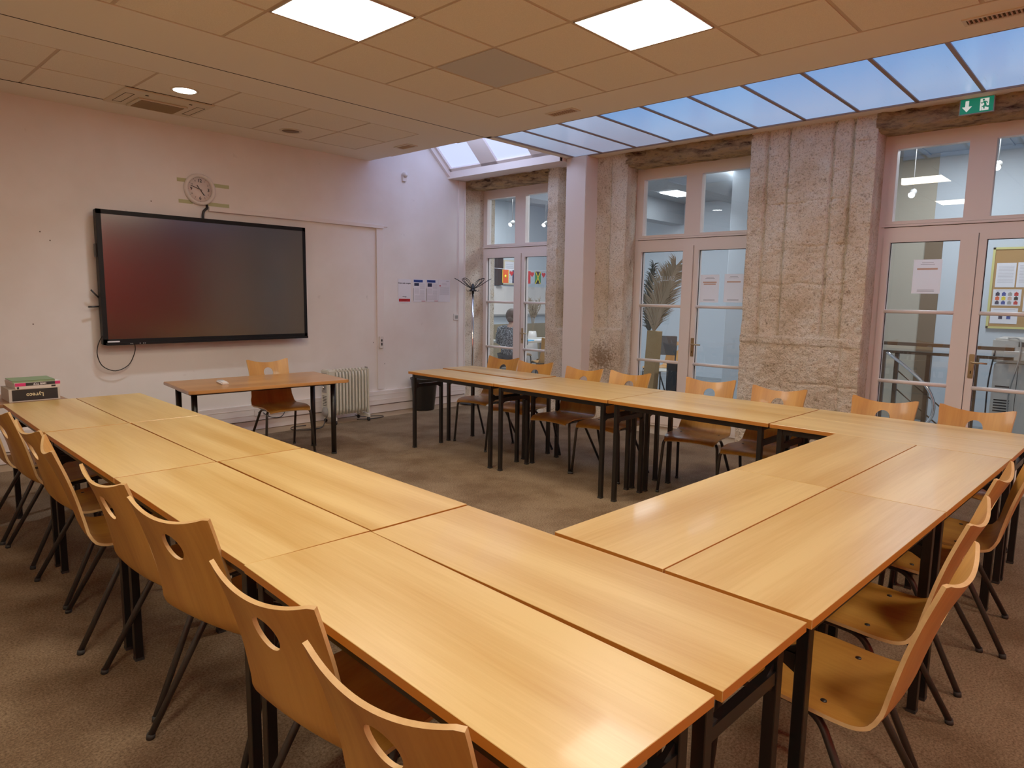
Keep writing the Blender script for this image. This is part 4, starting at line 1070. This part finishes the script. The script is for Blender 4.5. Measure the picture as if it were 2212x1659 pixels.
# office chair beyond the middle door
t = thing('office_chair', 'black office swivel chair beyond the right leaf of middle door', 'chair', (7.9, 3.30, 0), TD(200))
b = nb(); bx(b, -.24, -.24, .46, .24, .24, .55); bev(b, .03, 3); mk('seat', b, M_PLAST, t)
b = nb(); bx(b, -.22, .22, .66, .22, .30, 1.2, rot=Matrix.Rotation(-.12, 3, 'X')); bev(b, .03, 3); tube(b, [(0, .2, .5), (0, .28, .7)], .02, 8); mk('backrest', b, M_PLAST, t)
for sx in (-1, 1):
    b = nb(); tube(b, fillet([(sx*.22, .1, .5), (sx*.29, .1, .74), (sx*.29, -.15, .74)], .04), .016, 8); mk('armrest', b, M_PLAST, t)
b = nb(); tube(b, [(0, 0, .1), (0, 0, .46)], .028, 12); mk('column', b, M_PLAST, t)
b = nb()
for k in range(5):
    a = k*2*PI/5; tube(b, [(0, 0, .11), (.28*math.cos(a), .28*math.sin(a), .07)], .018, 8)
    lathe(b, [(0, -.02), (.03, -.02), (.03, .02), (0, .02)], 12, (.28*math.cos(a), .28*math.sin(a), .03), axis='x')
mk('star_base', b, M_PLAST, t)
b = nb(); bx(b, 6.2, 3.84, 0, 6.5, 4.0, .68); bev(b, .01, 2); tag(mk('paper_bin', b, M_PLAST), 'tall black bin on floor behind left leaf of middle door', 'bin')
# noticeboard, copier, railing beyond the near door
t = thing('noticeboard', 'cork noticeboard with pinned sheets beyond nearest door', 'noticeboard', (8.33, .25, 1.69)); 
b = nb(); bx(b, -.0, -.62, -.46, .02, .63, .46); mk('cork', b, M_CORK, t)
b = nb()
for q in ((-.64, -.48, .65, -.455), (-.64, .455, .65, .48), (-.64, -.48, -.615, .48), (.625, -.48, .65, .48)): bx(b, -.012, q[0], q[1], .0, q[2], q[3])
mk('frame', b, mat('yellow_frame', srgb(206, 196, 120), .5), t)
def bsheet(y0, z0, y1, z1, label, photos=0):
    s = thing('pinned_sheet', label, 'sheet', (8.327, (y0+y1)/2, (z0+z1)/2)); b = nb(); bx(b, -.001, -(y1-y0)/2, -(z1-z0)/2, 0, (y1-y0)/2, (z1-z0)/2); mk('paper', b, M_PAPER, s)
    b = nb(); w, h = y1-y0, z1-z0
    if not photos:
        for k in range(12): bx(b, -.002, -w*.4, h*.36-h*.06*k, -.001, w*.4, h*.36-h*.06*k+.004)
    else: bx(b, -.002, -w*.4, h*.40, -.001, w*.4, h*.43)
    mk('text_lines', b, M_INKL, s)
    cols = [M_NAVY, M_REDP, M_ORNP, M_BLUE, M_FOR, M_PLAST, M_GREYP, M_YEL]
    n = photos
    for r in range(3 if n == 12 else 1):
        for c in range(4 if n == 12 else (2 if n else 0)):
            yy = w*(.33-.22*c) if n == 12 else w*(.12-.3*c); zz = h*(.2-.27*r) if n == 12 else -.02
            b = nb(); bx(b, -.0022, yy-.02, zz-.018, -.001, yy+.02, zz+.018); lathe(b, [(0, -.0024), (.010, -.0024), (.010, -.001)], 8, (0, yy, zz+.02), axis='x')
            mk('portrait', b, cols[(r*4+c*3) % 8], s)
bsheet(.66, 1.70, .85, 1.985, 'typed sheet at upper left of the noticeboard'); bsheet(.45, 1.70, .645, 1.99, 'typed sheet second from left on noticeboard')
bsheet(.585, 1.485, .86, 1.675, 'sheet with three rows of small portraits on noticeboard', 12); bsheet(.60, 1.27, .865, 1.455, 'sheet with one row of figures at bottom of noticeboard', 2); bsheet(.30, 1.42, .56, 1.66, 'reddish sheet at right on noticeboard', 12)
t = thing('photocopier', 'large beige photocopier beyond right leaf of nearest door', 'photocopier', (7.75, .33, 0))
CB = mat('copier_beige', srgb(196, 190, 182), .5); b = nb(); bx(b, -.33, -.38, 0, .33, .33, .86); bev(b, .01, 2); mk('cabinet', b, CB, t)
b = nb(); bx(b, -.34, -.40, .87, .33, .36, 1.13); bev(b, .02, 2); mk('scanner_unit', b, CB, t)
b = nb(); bx(b, -.36, .02, .9, -.34, .25, 1.0); bev(b, .005, 1); mk('tray', b, CB, t)
b = nb()
for k in range(8): bx(b, -.332, .16, .60-.03*k-(.06 if k > 2 else 0), -.33, .30, .615-.03*k-(.06 if k > 2 else 0))
bx(b, -.343, .04, 1.05, -.34, .13, 1.1); bx(b, -.332, .11, .1, -.33, .115, .84)
mk('vents', b, M_PLAST, t)
b = nb(); tube(b, smooth_path([(7.42, .56, 1.14), (7.40, .45, 1.12), (7.38, .44, .9), (7.39, .50, .5), (7.38, .46, .02)]), .008, 6); tag(mk('cable', b, M_GREYP), 'grey cable hanging down front of the photocopier', 'cable')
b = nb(); tube(b, smooth_path([(7.40, .66, 1.0), (7.38, .69, .6), (7.39, .68, .02)]), .008, 6); tag(mk('cable', b, M_PLAST), 'black cable hanging down left side of the photocopier', 'cable')
t = thing('stair_railing', 'brown metal stair railing with handrail beyond nearest door', 'railing', (6.6, 1.0, 0)); BR = mat('bronze_metal', srgb(96, 74, 56), .4, .5)
b = nb(); bx(b, -.03, -.6, 1.045, .03, .62, 1.08); bx(b, -.02, -.6, .955, .02, .62, .985); mk('top_rail', b, BR, t)
for y in (.55, .42, .12, -.12, -.30): b = nb(); bx(b, -.02, y-.02, 0, .02, y+.02, .96); mk('post', b, BR, t)
b = nb(); tube(b, smooth_path([(-.1, .50, .97), (-.1, .30, .82), (-.1, .12, .66), (-.1, .03, .5), (-.1, .02, .35), (-.1, .08, .2), (-.1, .08, .0)]), .017, 8); mk('curved_handrail', b, M_CHROME, t)
for k in range(3): b = nb(); tube(b, [(.03, .45, .8-.2*k), (.03, -.1, .35-.2*k if k < 2 else .02)], .008, 6); mk('diagonal_bar', b, BR, t)

# ------------------------------------------------------------------ seated person beyond the corner door (seen from behind)
def skin(name, pts, edges, radii, material, parent, sub=2):
    me = bpy.data.meshes.new(name); me.from_pydata(pts, edges, []); o = bpy.data.objects.new(name, me); COL.objects.link(o)
    md = o.modifiers.new('skin', 'SKIN'); md.use_smooth_shade = True
    for i, r in enumerate(radii):
        rr = r if isinstance(r, tuple) else (r, r); me.skin_vertices[0].data[i].radius = rr
    me.skin_vertices[0].data[0].use_root = True
    s = o.modifiers.new('sub', 'SUBSURF'); s.levels = sub; s.render_levels = sub
    dg = bpy.context.evaluated_depsgraph_get(); dg.update()
    res = bpy.data.meshes.new_from_object(o.evaluated_get(dg)); bpy.data.objects.remove(o)
    res.name = name; res.materials.clear(); res.materials.append(material)
    for p in res.polygons: p.use_smooth = True
    r = bpy.data.objects.new(name, res); COL.objects.link(r); r.parent = parent; return r
M_SKIN = mat('skin', srgb(196, 150, 128), .6); M_HAIR = mat('brown_hair', srgb(82, 62, 50), .7)
M_SWT = mat('speckled_sweater', srgb(56, 58, 64), .9); m = M_SWT; n1 = noi(m, coords(m, (1, 1, 1)), 60, 2, .8); c = ramp(m, n1, [(.42, srgb(52, 54, 60)), (.54, srgb(90, 94, 102)), (.62, srgb(205, 210, 215))]); lk(m, c.outputs[0], base(m))
M_TRO = mat('dark_trousers', srgb(40, 40, 46), .9)
# local: faces -Y, seat height .46
P = thing('person', 'person in dark speckled sweater with brown hair bun, seated, seen from behind', 'person', (6.18, 6.78, 0), TD(118))
body_pts = [(0, 0, .52), (0, .01, .66), (0, .0, .82), (0, -.03, .98), (0, -.05, 1.05), (0, -.075, 1.11), (0, -.095, 1.19),
            (-.10, 0, .50), (-.11, -.40, .50), (-.11, -.42, .10), (-.11, -.53, .04), (.10, 0, .50), (.11, -.40, .50), (.11, -.42, .10), (.11, -.53, .04),
            (-.17, -.03, .97), (-.22, -.08, .78), (-.17, -.28, .76), (-.15, -.36, .765), (.17, -.03, .97), (.22, -.08, .78), (.17, -.28, .76), (.15, -.36, .765)]
ed = [(0, 1), (1, 2), (2, 3), (3, 4), (4, 5), (5, 6), (0, 7), (7, 8), (8, 9), (9, 10), (0, 11), (11, 12), (12, 13), (13, 14), (3, 15), (15, 16), (16, 17), (17, 18), (3, 19), (19, 20), (20, 21), (21, 22)]
rad = [(.15, .11), (.13, .10), (.14, .10), (.12, .08), .05, .05, (.075, .095), .08, .065, .045, .035, .08, .065, .045, .035, .055, .043, .033, .025, .055, .043, .033, .025]
body = skin('body', body_pts, ed, rad, M_SKIN, P)
# face details and ears
b = nb(); lathe(b, [(0, .0), (.012, .006), (.016, .02), (.010, .03), (0, .034)], 8, (0, -.19, 1.17)); mk('nose', b, M_SKIN, P)
for sx in (-1, 1):
    b = nb(); lathe(b, [(0, -.012), (.018, -.008), (.022, 0), (.016, .008), (0, .01)], 10, (sx*.075, -.09, 1.18), axis='x'); mk('ear', b, M_SKIN, P)
    b = nb(); lathe(b, [(0, -.006), (.008, -.003), (.009, .0), (0, .004)], 10, (sx*.03, -.182, 1.20), axis='y'); mk('eye', b, M_PLAST, P)
b = nb(); bx(b, -.022, -.188, 1.135, .022, -.178, 1.142); mk('mouth', b, M_REDP, P)
for sx in (-1, 1):   # hands with fingers
    hp = [(sx*.15, -.355, .765), (sx*.145, -.40, .763)]; he = [(0, 1)]; hr = [(.028, .016), (.034, .014)]
    for k, (dx, ln) in enumerate(((-.024, .055), (-.008, .065), (.008, .062), (.023, .048))):
        i = len(hp); hp += [(sx*.145+dx, -.425, .764), (sx*.145+dx*1.1, -.425-ln*.5, .768), (sx*.145+dx*1.1, -.425-ln, .757)]; he += [(1, i), (i, i+1), (i+1, i+2)]; hr += [.009, .0085, .007]
    i = len(hp); hp += [(sx*.118, -.385, .765), (sx*.108, -.415, .762)]; he += [(0, i), (i, i+1)]; hr += [.011, .009]
    skin('hand', hp, he, hr, M_SKIN, P, 1)
sw_pts = [body_pts[i] for i in (0, 1, 2, 3, 4, 15, 16, 17, 19, 20, 21)]; sw_pts[4] = (0, -.055, 1.075)
skin('sweater', sw_pts, [(0, 1), (1, 2), (2, 3), (3, 4), (3, 5), (5, 6), (6, 7), (3, 8), (8, 9), (9, 10)], [(.175, .135), (.16, .125), (.185, .14), (.175, .13), (.085, .085), .08, .06, .048, .075, .06, .048], M_SWT, P)
tr = [(0, .0, .53), (-.10, 0, .51), (-.11, -.40, .51), (-.11, -.42, .12), (.10, 0, .51), (.11, -.40, .51), (.11, -.42, .12)]
skin('trousers', tr, [(0, 1), (1, 2), (2, 3), (0, 4), (4, 5), (5, 6)], [(.17, .12), .095, .08, .06, .095, .08, .06], M_TRO, P)
for sx in (-1, 1):
    b = nb(); bx(b, sx*.11-.045, -.62, 0, sx*.11+.045, -.38, .07); bev(b, .02, 3); mk('shoe', b, M_PLAST, P)
b = nb(); bmesh.ops.create_uvsphere(b, u_segments=24, v_segments=16, radius=.1)
for v in b.verts:
    v.co = Vector((v.co.x*.95, v.co.y*1.12, v.co.z*1.12))*(1+.02*noise.noise(v.co*30)); v.co += Vector((0, -.065, 1.205))
for f in b.faces: f.smooth = True
h = mk('hair', b, M_HAIR, P)
bb = nb(); bmesh.ops.create_uvsphere(bb, u_segments=16, v_segments=10, radius=.045)
for v in bb.verts: v.co = v.co*(1+.06*noise.noise(v.co*50))+Vector((.0, .045, 1.145))
for f in bb.faces: f.smooth = True
mk('hair_bun', bb, M_HAIR, h)
b = nb(); lathe(b, [(.045, 1.098), (.062, 1.105), (.060, 1.122), (.045, 1.128)], 20, (0, -.068, 0)); mk('scarf', b, mat('red_scarf', srgb(130, 30, 48), .9), P)
# stool under the person
t = thing('stool', 'plain grey stool under the seated person beyond corner door', 'stool', (6.18, 6.78, 0))
b = nb(); lathe(b, [(0, .37), (.17, .37), (.18, .38), (.18, .395), (.17, .405), (0, .405)], 24); mk('seat', b, M_GREYP, t)
for k in range(4):
    a = k*PI/2+.4; b = nb(); tube(b, [(.12*math.cos(a), .12*math.sin(a), .37), (.17*math.cos(a), .17*math.sin(a), 0)], .011, 8); mk('leg', b, M_PLAST, t)

# ------------------------------------------------------------------ lights, world, camera
def area(name, loc, rot, size, power, col):
    l = bpy.data.lights.new(name, 'AREA'); l.energy = power; l.size = size; l.color = col
    o = bpy.data.objects.new(name, l); COL.objects.link(o); o.location = loc; o.rotation_euler = rot; return o
area('annex_light', (7.2, 4.5, 3.3), (0, 0, 0), 1.2, 34, (.85, .93, 1)); area('annex_light', (7.0, 1.0, 3.3), (0, 0, 0), 1.0, 22, (.85, .93, 1)); area('annex_light', (7.2, 7.6, 3.3), (0, 0, 0), 1.0, 26, (.85, .93, 1))
l = bpy.data.lights.new('downlight_beam', 'SPOT'); l.energy = 35; l.color = (.85, .93, 1); l.spot_size = 2.0; l.spot_blend = .9; l.shadow_soft_size = .07
o = bpy.data.objects.new('downlight_beam', l); COL.objects.link(o); o.location = (.765, 5.352, H-.02)
area('roof_daylight', (4.05, 5.5, 3.68), (0, math.radians(-42), 0), .9, 9, (.55, .66, 1))
w = bpy.data.worlds.new('world'); SC.world = w; w.use_nodes = True
w.node_tree.nodes['Background'].inputs[0].default_value = (.35, .45, .7, 1); w.node_tree.nodes['Background'].inputs[1].default_value = .4

cam = bpy.data.cameras.new('camera'); co = bpy.data.objects.new('camera', cam); COL.objects.link(co); SC.camera = co
cam.sensor_width = 36; cam.sensor_fit = 'HORIZONTAL'; cam.lens = 1455.74/2212*36; cam.clip_start = .05
a = Vector((.68289177, -.73036164, .0151888)); u = Vector((.08389934, .09906659, .99153755)); f = Vector((.7256857, .6758385, -.12892862))
Mx = Matrix((( a.x, u.x, -f.x, -1.58016679), (a.y, u.y, -f.y, -.49819034), (a.z, u.z, -f.z, 1.50428498), (0, 0, 0, 1)))
co.matrix_world = Mx
SC.view_settings.view_transform = 'Standard'; SC.view_settings.look = 'None'; SC.view_settings.exposure = 0.95; SC.view_settings.gamma = 1.2
SC.cycles.max_bounces = 8; SC.cycles.transparent_max_bounces = 12; SC.cycles.sample_clamp_indirect = 6; SC.cycles.use_denoising = True
